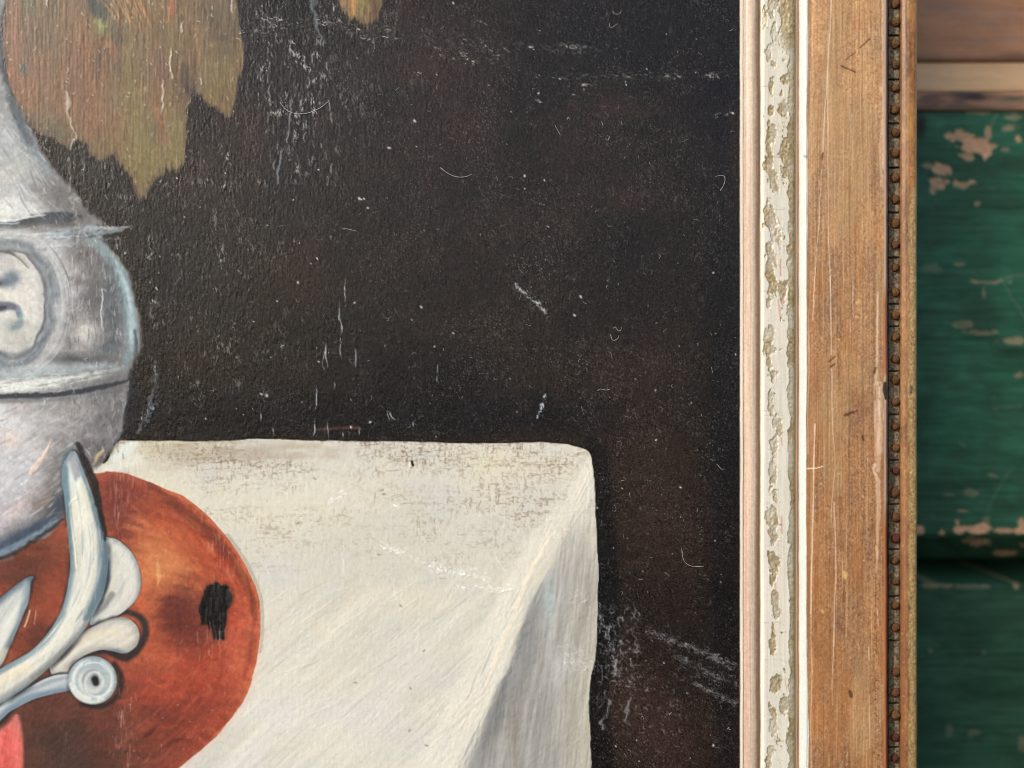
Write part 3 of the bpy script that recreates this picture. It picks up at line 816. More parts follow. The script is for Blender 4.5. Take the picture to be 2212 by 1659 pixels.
            for pts_, w_, c_, a_ in (([(330, -30), (350, 20), (368, 56), (396, 90)], [12, 15, 12, 6], (52, 60, 56), .85), ([(400, 85), (412, 130), (424, 200), (432, 260)], [8, 13, 13, 8], (86, 74, 56), .7),
                                     ([(360, 300), (372, 210), (392, 140)], [8, 9, 4], (92, 68, 50), .6), ([(408, 140), (424, 180), (430, 225)], [4, 8, 4], (160, 100, 68), .6),
                                     ([(582, 400), (596, 440), (606, 490)], [3, 7, 5], (158, 98, 68), .6), ([(352, 82), (380, 86), (396, 96)], [7, 10, 8], (130, 130, 84), .95), ([(384, 104), (392, 116)], [9, 6], (124, 126, 80), .9),
                                     ([(690, 250), (700, 300), (720, 350)], [14, 20, 16], (76, 60, 50), .7), ([(560, 250), (600, 200), (620, 260)], [10, 14, 12], (104, 84, 72), .5), ([(700, 330), (730, 360), (750, 390)], [8, 12, 8], (44, 38, 36), .6),
                                     ([(70, 240), (88, 255), (94, 280)], [4, 9, 5], (82, 90, 78), .85), ([(100, -20), (106, 30)], [14, 10], (96, 96, 76), .7), ([(640, -20), (644, 20), (648, 60)], [9, 9, 4], (166, 100, 68), .7),
                                     ([(300, 150), (330, 260), (350, 420), (330, 560)], [20, 24, 26, 12], (134, 94, 66), .4), ([(480, 180), (500, 330), (505, 480), (520, 600)], [16, 22, 22, 14], (128, 112, 72), .45),
                                     ([(100, 455), (190, 490), (240, 520)], [14, 16, 10], (84, 80, 62), .6)):
                cv.stroke(pts_, w_, c_, a_, 9, rag=6, dry=.35, mask=full)
            for k in range(12):
                x0 = 395 + 12 * k + rnd.randn() * 6
                cv.stroke([(x0, -20 + rnd.randn() * 15), (x0 + 30, 45), (x0 + 62 + rnd.randn() * 20, 90 + rnd.randn() * 25)], 3.2, (172, 128, 74), .55, 2.5, taper=.3, h=.8, mask=full)
        else:
            L(1350, 20, 36, 60, (126, 116, 74), .9)
            L(1324, 10, 12, 40, (170, 118, 74), .8)
            L(1408, 30, 24, 40, (100, 76, 60), .8)
        n = 1500 if key == 'leaf' else 120
        for k in range(n):                         # fine upright hair strokes
            xx = rnd.uniform(0, 920) if key == 'leaf' else rnd.uniform(1262, 1440)
            yy = rnd.uniform(-10, 720) if key == 'leaf' else rnd.uniform(-10, 90)
            i = min(max(np.searchsorted(cv.ys, yy), 0), len(cv.ys) - 1)
            jx = min(np.searchsorted(cv.xs, xx), len(cv.xs) - 1)
            if full[i, jx] < .5:
                continue
            c0 = cv.C[i, jx] * 255
            cv.fleck(xx, yy, rnd.uniform(16, 70), math.pi / 2 + rnd.randn() * .05, rnd.uniform(1.6, 3), np.clip(c0 * (rnd.choice([.76, .86, 1.14, 1.24])), 0, 255), rnd.uniform(.25, .6), rnd.uniform(-.5, .8))
        cv.H += full * .28 * fbm(X, Y, 6, 90, 2, 71)

    mott = 1 + .045 * fbm(X, Y, 11, 17, 2, 210) + .035 * fbm(X, Y, 30, 12, 2, 211, 25) + .03 * (RS(3).rand(*X.shape).astype(np.float32) - .5) * 2
    jm = np.clip(sm(10, -10, j) * (1 - .8 * mm), 0, 1)
    mott = mott + jm * (.05 * fbm(X, Y, 9, 30, 2, 212) * sm(200, 330, X) + .04 * fbm(X, Y, 40, 8, 2, 213, -35))
    mott = 1 + (mott - 1) * (1 - .75 * mc * (1 - np.maximum(mf, jm)))
    mott = np.where(hand, 1 + (mott - 1) * .3, mott)
    cv.C *= mott[..., None]
    cv.C *= (1 + jm[..., None] * (np.array((1.02, 1.05, 1.085), np.float32) - 1))
    # ---- relief of the dark ground (bristle ridges, pimples) and the wear on it
    light = np.clip(cv.C.mean(-1) * 3.6 - .55, 0, 1)
    light = np.maximum(light, np.maximum(.88 * mf * (1 - .6 * mh), np.maximum(.85 * (inf['leaf'] | inf['leaf2']), .8 * mj))).astype(np.float32)
    ridge_amp = 0.35 + 1.1 * np.exp(-((X - 1080) / 240) ** 2) * sm(900, 500, Y) + .75 * sm(1250, 500, X) + .35 * np.exp(-((X - 2350) / 200) ** 2 - ((Y - 930) / 160) ** 2) * 2
    dk = 1 - light
    wn_ = RS(8).rand(*X.shape).astype(np.float32) - .5
    vs_ = (wn_ + np.roll(wn_, 1, 0) + np.roll(wn_, 2, 0) + np.roll(wn_, 3, 0)) * .55
    zl = np.clip(.35 + .65 * sm(1900, 700, X), 0, 1)
    tex = wn_ * (1 - .6 * zl) + vs_ * .8 * zl
    clump = np.clip(.75 + .7 * fbm(X, Y, 26, 40, 2, 240), .2, 1.5)
    cv.H += dk * 1.0 * tex * clump
    cv.C *= (1 - .38 * dk * np.clip(-2.6 * tex, 0, 1))[..., None]  # shade in the pits of the relief put into the pigment
    cv.B = (.35 + .6 * dk).astype(np.float32)
    cv.H += dk * (ridge_amp * .26 * grain * (Y < 1700) + .28 * fbm(X, Y, 8, 11, 2, 73) * (0.45 + .5 * sm(2000, 900, X)) + .10 * fbm(X, Y, 22, 34, 2, 74))
    cv.H += light * (.16 * fbm(X, Y, 9, 13, 2, 75) - .3 * np.abs(fbm(X, Y, 13, 22, 2, 220)) + .10 * (RS(18).rand(*X.shape).astype(np.float32) - .5) * 2)
    cv.R[:] = .25 + .22 * light + .05 * fbm(X, Y, 60, 60, 2, 76)

    def flecks(n, x0, y0, x1, y1, ln, wd, ang, aj, cols, a0, a1, h=1.0, bend=0, keep=None):
        for _ in range(n):
            x, y = rnd.uniform(x0, x1), rnd.uniform(y0, y1)
            if keep is not None and not keep(x, y):
                continue
            c = cols[rnd.randint(len(cols))]
            cv.fleck(x, y, rnd.uniform(*ln), ang + rnd.randn() * aj, rnd.uniform(*wd), c, rnd.uniform(a0, a1), h * rnd.uniform(.4, 1.2), bend * rnd.randn())

    W = [(172, 172, 169), (160, 160, 160), (150, 150, 148)]
    BW = [(190, 204, 212), (170, 182, 190)]
    isdark = lambda x, y: light[min(np.searchsorted(cv.ys, y), len(cv.ys) - 1), min(np.searchsorted(cv.xs, x), len(cv.xs) - 1)] < .2
    # overall dust and pimples
    flecks(1900, 250, -10, 2765, 2890, (0, 6), (1.6, 2.6), 0, 2, [(150, 148, 146), (120, 118, 116), (110, 98, 88)], .1, .5, 1.0, 1, isdark)
    spk = RS(77).rand(*X.shape).astype(np.float32)
    dm = dk * np.clip(.75 + .5 * fbm(X, Y, 120, 120, 2, 77), .2, 1.2)
    dz = np.clip(.55 + .45 * sm(900, 1700, X) + .5 * fbm(X, Y, 200, 160, 2, 250), .2, 1.2)
    cv.over(ALL, (156, 153, 150), np.clip((spk - .925) / .075, 0, 1) ** 1.6 * .46 * dm * dz)
    s2 = RS(78).rand(*X.shape).astype(np.float32)
    s2 = np.maximum(s2, np.roll(s2, 1, 0) * .985)
    cv.over(ALL, (120, 117, 114), np.clip((s2 - .9) / .1, 0, 1) * .3 * dm)
    cv.C *= (1 + dk * .5 * (RS(79).rand(*X.shape).astype(np.float32) - .5))[..., None]
    cv.over(ALL, (16, 16, 17), np.clip((.22 - spk) / .22, 0, 1) * .35 * dk)
    flecks(800, 1250, -10, 2765, 2890, (6, 20), (1.4, 2.2), 0, 2, [(150, 148, 146), (120, 118, 116)], .15, .45, 1.0, 5, isdark)
    flecks(90, 560, 0, 2760, 2880, (0, 3), (1.5, 2.6), 0, 2, [(226, 226, 222), (210, 206, 196)], .6, 1, 1.6, 0, isdark)
    # glints on the bristle ridges, painted as pale pigment, upper middle
    vr = np.abs(fbm(X + 5 * fbm(X, Y, 20, 30, 2, 80), Y, 8, 44, 2, 81))
    vf = sm(.22, .03, vr) * sm(-.15, .5, fbm(X, Y, 22, 34, 2, 82)) * dk
    zone = .75 * np.exp(-((X - 1090) / 130) ** 2) * sm(80, 220, Y) * sm(800, 520, Y) + .45 * sm(1650, 1300, X) * sm(820, 1000, X) * sm(230, 120, Y) \
        + .34 * sm(1200, 900, X) * sm(560, 760, Y) * sm(1620, 1480, Y) + .10 + .3 * np.exp(-((X - 1350) / 160) ** 2 - ((Y - 260) / 200) ** 2)
    zone = zone * np.clip(.7 + .9 * fbm(X, Y, 60, 110, 2, 83), 0, 1.4) * (Y < 1640)
    al = np.clip(vf * zone, 0, .8)
    cv.over(ALL, (178, 178, 176), al)
    cv.H += 1.8 * al
    flecks(40, 1000, 150, 1260, 700, (14, 40), (1.6, 2.4), math.pi / 2, .1, W, .4, .8, 2, 3, isdark)

    def crackle(p0, p1, n, ln=(10, 34), sp=6, a=(.3, .8), cols=W, wd=(1.6, 2.8), tilt=.25, h=2.0):
        """a band of fine broken filaments (lifted, chalky paint) from p0 to p1"""
        an = math.degrees(math.atan2(p1[1] - p0[1], p1[0] - p0[0])) + rnd.randn() * 3
        L = math.hypot(p1[0] - p0[0], p1[1] - p0[1])
        R = 3.2 * sp + 12
        w = cv.win(min(p0[0], p1[0]) - R, min(p0[1], p1[1]) - R, max(p0[0], p1[0]) + R, max(p0[1], p1[1]) + R)
        x, y = X[w], Y[w]
        if x.size == 0:
            return
        ux, uy = (p1[0] - p0[0]) / L, (p1[1] - p0[1]) / L
        u, vv = (x - p0[0]) * ux + (y - p0[1]) * uy, -(x - p0[0]) * uy + (y - p0[1]) * ux
        sd = rnd.randint(200)
        vv = vv + 9 * fbm(x, y, 70, 70, 2, sd)
        band_ = np.exp(-(vv / (1.5 * sp + 3)) ** 2) * sm(-12, 10, u) * sm(L + 12, L - 10, u)
        long_, thin = (64, 9) if tilt < .6 else (14, 12)
        r1 = np.abs(fbm(x + 6 * fbm(x, y, 18, 18, 2, sd + 1), y + 6 * fbm(x, y, 18, 18, 2, sd + 2), long_, thin, 2, sd + 3, an))
        fil = sm(.27, .03, r1) * sm(-.3, .4, fbm(x, y, 26, 14, 2, sd + 4, an))
        dens = min(1.25, n / max(L, 20) * 3.8 + .35)
        al = np.clip(fil * band_ * dens * (a[0] + a[1]) * .8 * np.clip(.75 + 1.0 * fbm(x, y, 7, 7, 2, sd + 7), .15, 1.3), 0, .9)
        cv.over(w, cols[0], al)
        cv.H[w] += h * al

    for p0, p1, n, spd in (((900, 130), (1130, 80), 26, 10), ((975, 72), (1140, 84), 26, 7), ((1160, 66), (1265, 84), 22, 6), ((1200, 90), (1330, 108), 26, 6),
                           ((1340, 138), (1455, 140), 26, 4), ((1420, 120), (1470, 124), 14, 3), ((950, 130), (1000, 132), 12, 3), ((1000, 112), (1110, 118), 14, 4),
                           ((1340, 110), (1360, 118), 5, 3), ((1460, 130), (1520, 150), 10, 6), ((1555, 216), (1600, 230), 10, 4), ((1610, 118), (1790, 165), 32, 6),
                           ((1630, 180), (1790, 238), 60, 9), ((1700, 200), (1780, 215), 18, 3), ((1780, 88), (1910, 116), 22, 5), ((1810, 140), (1900, 200), 26, 14),
                           ((1560, 270), (1600, 286), 8, 4), ((1565, 50), (1590, 56), 6, 2), ((1930, 165), (2020, 182), 20, 4), ((2100, 172), (2240, 196), 34, 5),
                           ((2060, 170), (2090, 200), 8, 8), ((2010, 282), (2180, 302), 30, 4), ((2190, 282), (2340, 274), 30, 3), ((2340, 282), (2550, 290), 26, 4),
                           ((2180, 318), (2240, 324), 10, 3), ((2110, 358), (2170, 352), 10, 2), ((2640, 290), (2760, 285), 12, 8), ((2680, 445), (2760, 420), 12, 5),
                           ((1940, 460), (2010, 385), 12, 3), ((2010, 380), (2060, 390), 8, 4), ((1990, 124), (2040, 118), 8, 3)):
        crackle(p0, p1, int(n * 1.3), sp=spd)
    for p0, p1, n in (((900, 50), (1000, 60), 14), ((1070, 0), (1090, 30), 8)):
        crackle(p0, p1, n, sp=20, ln=(10, 30), cols=[(170, 160, 148)])
    cv.stroke([(1176, -10), (1182, 60), (1200, 130), (1206, 170)], [6, 8, 5, 3], (128, 142, 148), .55, 5, rag=10, h=1)
    cv.stroke([(1060, 560), (1046, 640), (1040, 690)], 3, (166, 178, 190), .6, 3, rag=6, h=1.5)
    cv.stroke([(1092, 380), (1086, 460), (1080, 530)], 2.4, (178, 186, 194), .6, 3, rag=6, h=1.5)
    # upright scratches
    for pts, wd in (([(1292, 1041), (1295, 1090), (1296, 1140)], 3.2), ([(1276, 1137), (1275, 1180), (1282, 1230), (1279, 1258)], 4.0), ([(1277, 1271), (1278, 1345)], 2.4),
                    ([(1226, 1292), (1224, 1330), (1228, 1380)], 4.0), ([(1210, 1320), (1214, 1390)], 2.2), ([(1184, 1446), (1188, 1490), (1184, 1535)], 3.4),
                    ([(1183, 1579), (1182, 1610), (1175, 1636)], 4.0), ([(1229, 1583), (1230, 1620), (1233, 1652)], 3.4), ([(1255, 1430), (1254, 1460)], 3.2),
                    ([(1465, 1540), (1470, 1562), (1486, 1576)], 3.2), ([(1450, 1548), (1456, 1572)], 2.6), ([(1547, 1575), (1550, 1600)], 2.8), ([(1334, 1310), (1332, 1375)], 2.2),
                    ([(1024, 1604), (1027, 1636)], 3), ([(1284, 1618), (1292, 1640)], 3), ([(1640, 1410), (1636, 1440)], 2.4), ([(1241, 885), (1242, 900)], 3), ([(1350, 1600), (1352, 1636)], 3),
                    ([(975, 1545), (977, 1580)], 2.5), ([(1640, 1400), (1644, 1370)], 2), ([(1315, 1490), (1320, 1505)], 3.2)):
        cv.stroke(pts, wd * .62, (188, 198, 206), .85, 2.2, h=1.6, rag=5, taper=.35, dry=.4)
    crackle((1929, 1067), (1985, 1115), 34, ln=(4, 14), sp=5, a=(.5, 1), cols=BW)
    crackle((1985, 1118), (2048, 1170), 30, ln=(4, 12), sp=5, a=(.4, .9), cols=BW)
    crackle((2046, 1475), (2024, 1561), 30, ln=(4, 14), sp=2, a=(.5, .9), cols=BW)
    crackle((2024, 1561), (2002, 1592), 14, ln=(4, 14), sp=4, a=(.4, .8), cols=BW)
    crackle((1935, 1490), (1960, 1530), 12, ln=(3, 9), sp=12, cols=BW)
    crackle((2460, 655), (2500, 715), 22, ln=(4, 12), sp=3, a=(.4, .9), cols=BW)
    for x, y, r in ((1348, 745, 6), (1355, 748, 5), (1366, 746, 5), (1556, 454, 7), (1330, 1136, 5), (1580, 1152, 6), (2178, 1113, 7), (2155, 1183, 6), (2056, 850, 3.5), (1968, 660, 6),
                    (2042, 676, 4.5), (2020, 350, 5), (470, 950, 5.5), (1700, 1250, 4.5), (1630, 1300, 4), (2675, 1023, 5), (2552, 1828, 5), (2675, 2795, 5.5), (2748, 425, 6), (1002, 1484, 7),
                    (980, 1478, 5), (1389, 1583, 6), (1316, 1602, 6), (1196, 1357, 4), (1380, 780, 5), (1460, 555, 7), (1700, 12, 5), (2458, 1464, 4), (2460, 1650, 4.5), (2240, 1905, 4),
                    (2490, 2486, 3.5), (1118, 1060, 6), (1190, 970, 5), (1040, 1130, 4), (1100, 750, 4), (1195, 637, 4), (2348, 318, 4), (2346, 308, 3)):
        cv.fleck(x, y, r * .7, rnd.uniform(0, 3), r * .6, (216, 220, 220), .9, 2.0)
    for x, y in ((1115, 1060), (1120, 1120), (560, 1066), (760, 1060), (580, 1130), (565, 1150), (980, 1490), (955, 1530), (1060, 1300), (800, 1460), (590, 1090), (1065, 905), (1100, 900), (700, 1180), (900, 1010), (880, 1240), (820, 1330)):
        crackle((x - 8, y - 8), (x + 8, y + 8), 9, ln=(4, 14), sp=6, a=(.3, .8), tilt=1.2)
    # scuffs low on the right
    for p0, p1, n, spd in (((2420, 2360), (2765, 2490), 110, 9), ((2520, 2450), (2765, 2560), 70, 10), ((2510, 2500), (2640, 2560), 30, 8), ((2560, 2510), (2765, 2570), 60, 9),
                           ((2600, 2560), (2766, 2640), 80, 8), ((2430, 2570), (2490, 2600), 16, 4), ((2620, 2420), (2760, 2520), 40, 9), ((2440, 2370), (2560, 2420), 30, 10),
                           ((2240, 2280), (2360, 2275), 16, 8), ((2250, 2440), (2420, 2430), 40, 9), ((2480, 2620), (2580, 2650), 14, 8), ((2240, 2850), (2310, 2845), 18, 5)):
        crackle(p0, p1, int(n * .8), sp=spd, ln=(8, 24), a=(.12, .5), cols=[(150, 152, 156), (128, 128, 132)])
    flecks(150, 2240, 2270, 2400, 2560, (6, 22), (1.8, 3.0), 1.2, .7, [(160, 164, 168), (140, 142, 146)], .15, .55, 1.6, 3)
    flecks(50, 2300, 2560, 2560, 2760, (6, 18), (1.6, 2.4), .6, .6, [(150, 150, 150)], .2, .5, 1.4, 3)
    for pts, wd, a in (([(2304, 2475), (2308, 2510), (2300, 2535)], [6, 10, 4], .6), ([(2270, 2590), (2275, 2650), (2262, 2690), (2258, 2735)], [5, 9, 10, 6], .62),
                       ([(2358, 2610), (2350, 2650), (2342, 2700)], [4, 8, 9], .62), ([(2250, 2600), (2246, 2660)], [3, 5], .45), ([(2384, 2650), (2392, 2680)], [6, 3], .4),
                       ([(2322, 2398), (2330, 2410)], [7, 6], .6), ([(2384, 2430), (2376, 2440)], [8, 5], .6), ([(2282, 2340), (2286, 2370)], [4, 5], .55), ([(2344, 2555), (2346, 2570)], [6, 5], .4)):
        cv.stroke(pts, np.array(wd) * .75, (176, 186, 190), a * .8, 5, rag=12, dry=.6, h=1.4)
    def scuff(p0, p1, n, spd, c, a=(.35, .85), ln=(2, 12), wd=(1.3, 2.4), h=1.2):
        an = math.atan2(p1[1] - p0[1], p1[0] - p0[0])
        for _ in range(n):
            t = rnd.rand()
            cv.fleck(p0[0] + (p1[0] - p0[0]) * t + rnd.randn() * 2, p0[1] + (p1[1] - p0[1]) * t + rnd.randn() * spd, rnd.uniform(*ln), an + rnd.randn() * .6, rnd.uniform(*wd), c, rnd.uniform(*a), h, rnd.randn() * 2)

    scuff((1929, 1067), (1985, 1118), 34, 3.5, (186, 194, 198), (.2, .7))
    scuff((1985, 1118), (2050, 1172), 34, 4, (184, 192, 196), (.2, .7))
    scuff((2046, 1475), (2010, 1580), 30, 3, (180, 190, 196), (.2, .7))
    scuff((1425, 2045), (1520, 2078), 44, 8, (234, 236, 232), (.2, .7))
    scuff((1615, 2125), (1840, 2172), 84, 8, (234, 236, 232), (.2, .75))
    scuff((1520, 2080), (1620, 2125), 26, 6, (232, 234, 230), (.2, .5))
    scuff((1700, 2202), (1920, 2212), 60, 5, (232, 236, 232), (.25, .7))
    scuff((1240, 1885), (1310, 1848), 26, 6, (232, 234, 230), (.2, .6))
    scuff((2100, 2450), (2230, 2490), 120, 24, (200, 204, 204), (.1, .45), (6, 24))
    scuff((2420, 2365), (2765, 2495), 170, 8, (150, 152, 156), (.06, .5), (4, 18), (1.1, 1.9))
    scuff((2520, 2455), (2766, 2570), 110, 8, (146, 148, 152), (.06, .45), (4, 18), (1.1, 1.9))
    scuff((2600, 2560), (2766, 2640), 100, 6, (150, 152, 156), (.06, .5), (4, 18), (1.1, 1.9))
    scuff((2245, 2300), (2330, 2560), 110, 26, (164, 168, 172), (.08, .6), (3, 14), (1.1, 2.2))
    scuff((900, 100), (1500, 118), 230, 30, (146, 146, 143), (.06, .4), (4, 18), (1.1, 1.9))
    scuff((1560, 150), (1910, 200), 170, 36, (142, 142, 140), (.06, .36), (4, 18), (1.1, 1.9))
    scuff((1930, 165), (2250, 195), 80, 14, (142, 142, 140), (.06, .36), (4, 18), (1.1, 1.9))
    scuff((2010, 284), (2560, 288), 120, 10, (140, 140, 139), (.06, .34), (4, 18), (1.1, 1.9))
    # chalky wear on the cloth
    for p0, p1, n, spd in (((1425, 2045), (1520, 2075), 26, 9), ((1610, 2125), (1700, 2145), 34, 8), ((1690, 2140), (1830, 2170), 46, 8), ((1640, 2150), (1660, 2135), 10, 5),
                           ((1700, 2200), (1800, 2204), 18, 4), ((1580, 2195), (1612, 2202), 10, 3), ((1820, 2220), (1920, 2215), 16, 8), ((1250, 1860), (1310, 1850), 14, 8),
                           ((1480, 1890), (1500, 1900), 8, 4), ((1570, 2020), (1590, 2040), 7, 4), ((1690, 2050), (1696, 2070), 8, 4), ((1610, 2080), (1640, 2090), 10, 5), ((1230, 1895), (1260, 1880), 8, 5),
                           ((1425, 1820), (1440, 1824), 6, 3), ((1220, 2400), (1240, 2420), 8, 6), ((1375, 2370), (1385, 2350), 8, 3)):
        crackle(p0, p1, n, sp=spd, ln=(6, 22), a=(.4, .9), cols=[(238, 240, 236)], wd=(1.8, 3.4), h=1.5)
    for pts in ([(1284, 2030), (1290, 2080), (1288, 2120), (1293, 2160)], [(1484, 2215), (1488, 2250)], [(1075, 1820), (1080, 1880)], [(1150, 1810), (1152, 1860)], [(1470, 1880), (1466, 1900)], [(1860, 2090), (1890, 2140)]):
        cv.stroke(pts, 2.6, (228, 232, 228), .45, 3, rag=6, h=.8, dry=.5)
    crackle((2100, 2440), (2235, 2500), 60, ln=(8, 26), sp=26, a=(.12, .5), cols=[(206, 204, 202)], tilt=.9)
    crackle((2120, 2250), (2235, 2280), 30, ln=(8, 20), sp=30, a=(.1, .4), cols=[(196, 194, 190)], tilt=1.4)
    # drips and bloom on fruit and jug edge
    for cx, cy, sx_, sy_, n_ in ((452, 1860, 20, 55, 46), (830, 2070, 34, 60, 34), (468, 2750, 20, 80, 46), (800, 2410, 26, 40, 26)):
        for _ in range(n_):
            x, y = cx + rnd.randn() * sx_, cy + rnd.randn() * sy_
            cv.fleck(x, y, rnd.uniform(8, 60), math.pi / 2 + rnd.randn() * .07, rnd.uniform(1.4, 3.2), [(186, 134, 122), (164, 116, 106), (196, 150, 138)][rnd.randint(3)], rnd.uniform(.08, .42) * (mf[min(np.searchsorted(cv.ys, y), len(cv.ys) - 1), np.searchsorted(cv.xs, x)]), .9, rnd.randn())
    flecks(26, 90, 2660, 260, 2880, (10, 34), (1.2, 2), math.pi / 2, .12, [(136, 112, 106)], .1, .3, 1.0, 1)
    flecks(80, 420, 1800, 960, 2870, (1, 6), (1.3, 2.2), 0, 1.5, [(206, 176, 160)], .2, .55, 1.4, 1)
    cv.stroke([(578, 1365), (588, 1420), (575, 1480), (562, 1540), (545, 1580), (520, 1630)], [4, 8, 6, 8, 6, 4], (120, 128, 140), .6, 6, rag=12, dry=.35, h=1.2)
    crackle((580, 1370), (575, 1500), 40, ln=(6, 24), sp=7, a=(.2, .7), cols=BW)
    crackle((570, 1510), (530, 1610), 34, ln=(6, 22), sp=9, a=(.2, .6), cols=BW)
    cv.stroke([(472, 1480), (462, 1550), (450, 1620)], 4, (136, 146, 154), .5, 5, rag=8, h=1)
    cv.stroke([(-5, 90), (6, 200), (26, 310), (60, 420), (110, 530)], [10, 12, 13, 13, 10], (30, 36, 44), .7, 12, rag=8, mask=(1 - inf['leaf']).astype(np.float32))
    cv.stroke([(30, 330), (70, 450), (120, 560), (180, 650)], [6, 10, 12, 10], (96, 112, 120), .5, 12, rag=8, dry=.4, mask=mj * (1 - inf['leaf']))
    for k in range(150):                           # loose bristle ends at the leaf's lower edge
        q_ = leaf[9 + rnd.randint(36)]
        x, y = q_[0] + rnd.randn() * 10, q_[1] + rnd.randn() * 8
        cv.fleck(x, y, rnd.uniform(8, 28), math.pi / 2 + rnd.randn() * .2, rnd.uniform(1.5, 2.6), (96, 82, 56) if rnd.rand() < .5 else (34, 32, 30), rnd.uniform(.25, .6), .4)
    # bloom down the crease in the leaf
    cv.stroke([(252, 350), (258, 378), (256, 420), (268, 470), (284, 515), (268, 560)], [5, 9, 4, 3, 4, 2], (184, 176, 160), .7, 4, rag=6, h=1.6)
    cv.stroke([(256, 590), (262, 640), (262, 720)], 3.5, (140, 136, 132), .6, 4, rag=6, h=1.4)
    cv.stroke([(318, 570), (316, 690)], 2.5, (120, 130, 140), .5, 3, rag=5, h=1.2)
    for pts in ([(610, 300), (612, 370), (608, 430)], [(645, 180), (640, 250), (648, 300)], [(660, 190), (672, 200)], [(176, -10), (180, 28)], [(870, -10), (868, 50)], [(688, 80), (682, 130)], [(750, 290), (754, 318)]):
        cv.stroke(pts, 2.8, (196, 192, 182), .75, 2.5, rag=5, h=2, taper=.2)
    flecks(170, 20, 0, 900, 700, (0, 14), (1.8, 3), 1.3, .6, [(186, 178, 160)], .25, .8, 1.5, 2)
    flecks(110, 0, 700, 520, 1700, (4, 18), (1.6, 2.8), 1.4, .5, [(206, 204, 200)], .2, .6, 1.5, 2)
    cv.stroke([(275, 745), (282, 800), (300, 860), (286, 920)], 4, (176, 166, 158), .5, 5, rag=14, h=1.3)

    # which painted motif every spot belongs to
    ID = np.zeros(X.shape, np.int8)
    for k, key in enumerate(('cloth', 'fruit', 'coral', 'jug', 'medallion', 'handle', 'leaf', 'leaf2')):
        ID[inf[key]] = k + 1
    cv.ID = ID
    return cv


FUX = np.concatenate([[2771.5, 2774, 2778, 2782, 2786], np.arange(2788, 2850, 3.2), np.arange(2850, 2996, 2.6), np.arange(2996, 3027, 2.6), np.arange(3027, 3318, 3.0),
                      [3319, 3321, 3323, 3325, 3327, 3328.5]])
OUX = np.concatenate([[3372, 3374, 3376], np.arange(3379, 3434, 2.8), [3435, 3436.5, 3438, 3439]])
FYS = np.concatenate([np.arange(-1100, -470, 30), np.arange(-460, -16, 8), np.arange(-16, 2896, 3.4), np.arange(2898, 3350, 8)])
PROF = [(2771.5, -4), (2773, 9), (2786, 11), (2788, 8), (2792, 15), (2800, 22), (2812, 27), (2822, 28), (2834, 26), (2842, 21), (2848, 14), (2851, 12), (2854, 12), (2857, 17),
        (2866, 20), (2920, 22), (2960, 24), (2972, 22), (2978, 15), (2984, 12), (2992, 12), (2995, 14), (2999, 26), (3012, 40), (3022, 46), (3028, 48), (3060, 52), (3200, 55),
        (3300, 58), (3316, 58), (3322, 56), (3326, 50), (3328.5, 8)]
PROF2 = [(3372, 8), (3375, 22), (3380, 32), (3395, 40), (3408, 44), (3425, 46), (3434, 45), (3437, 40), (3439, 20)]


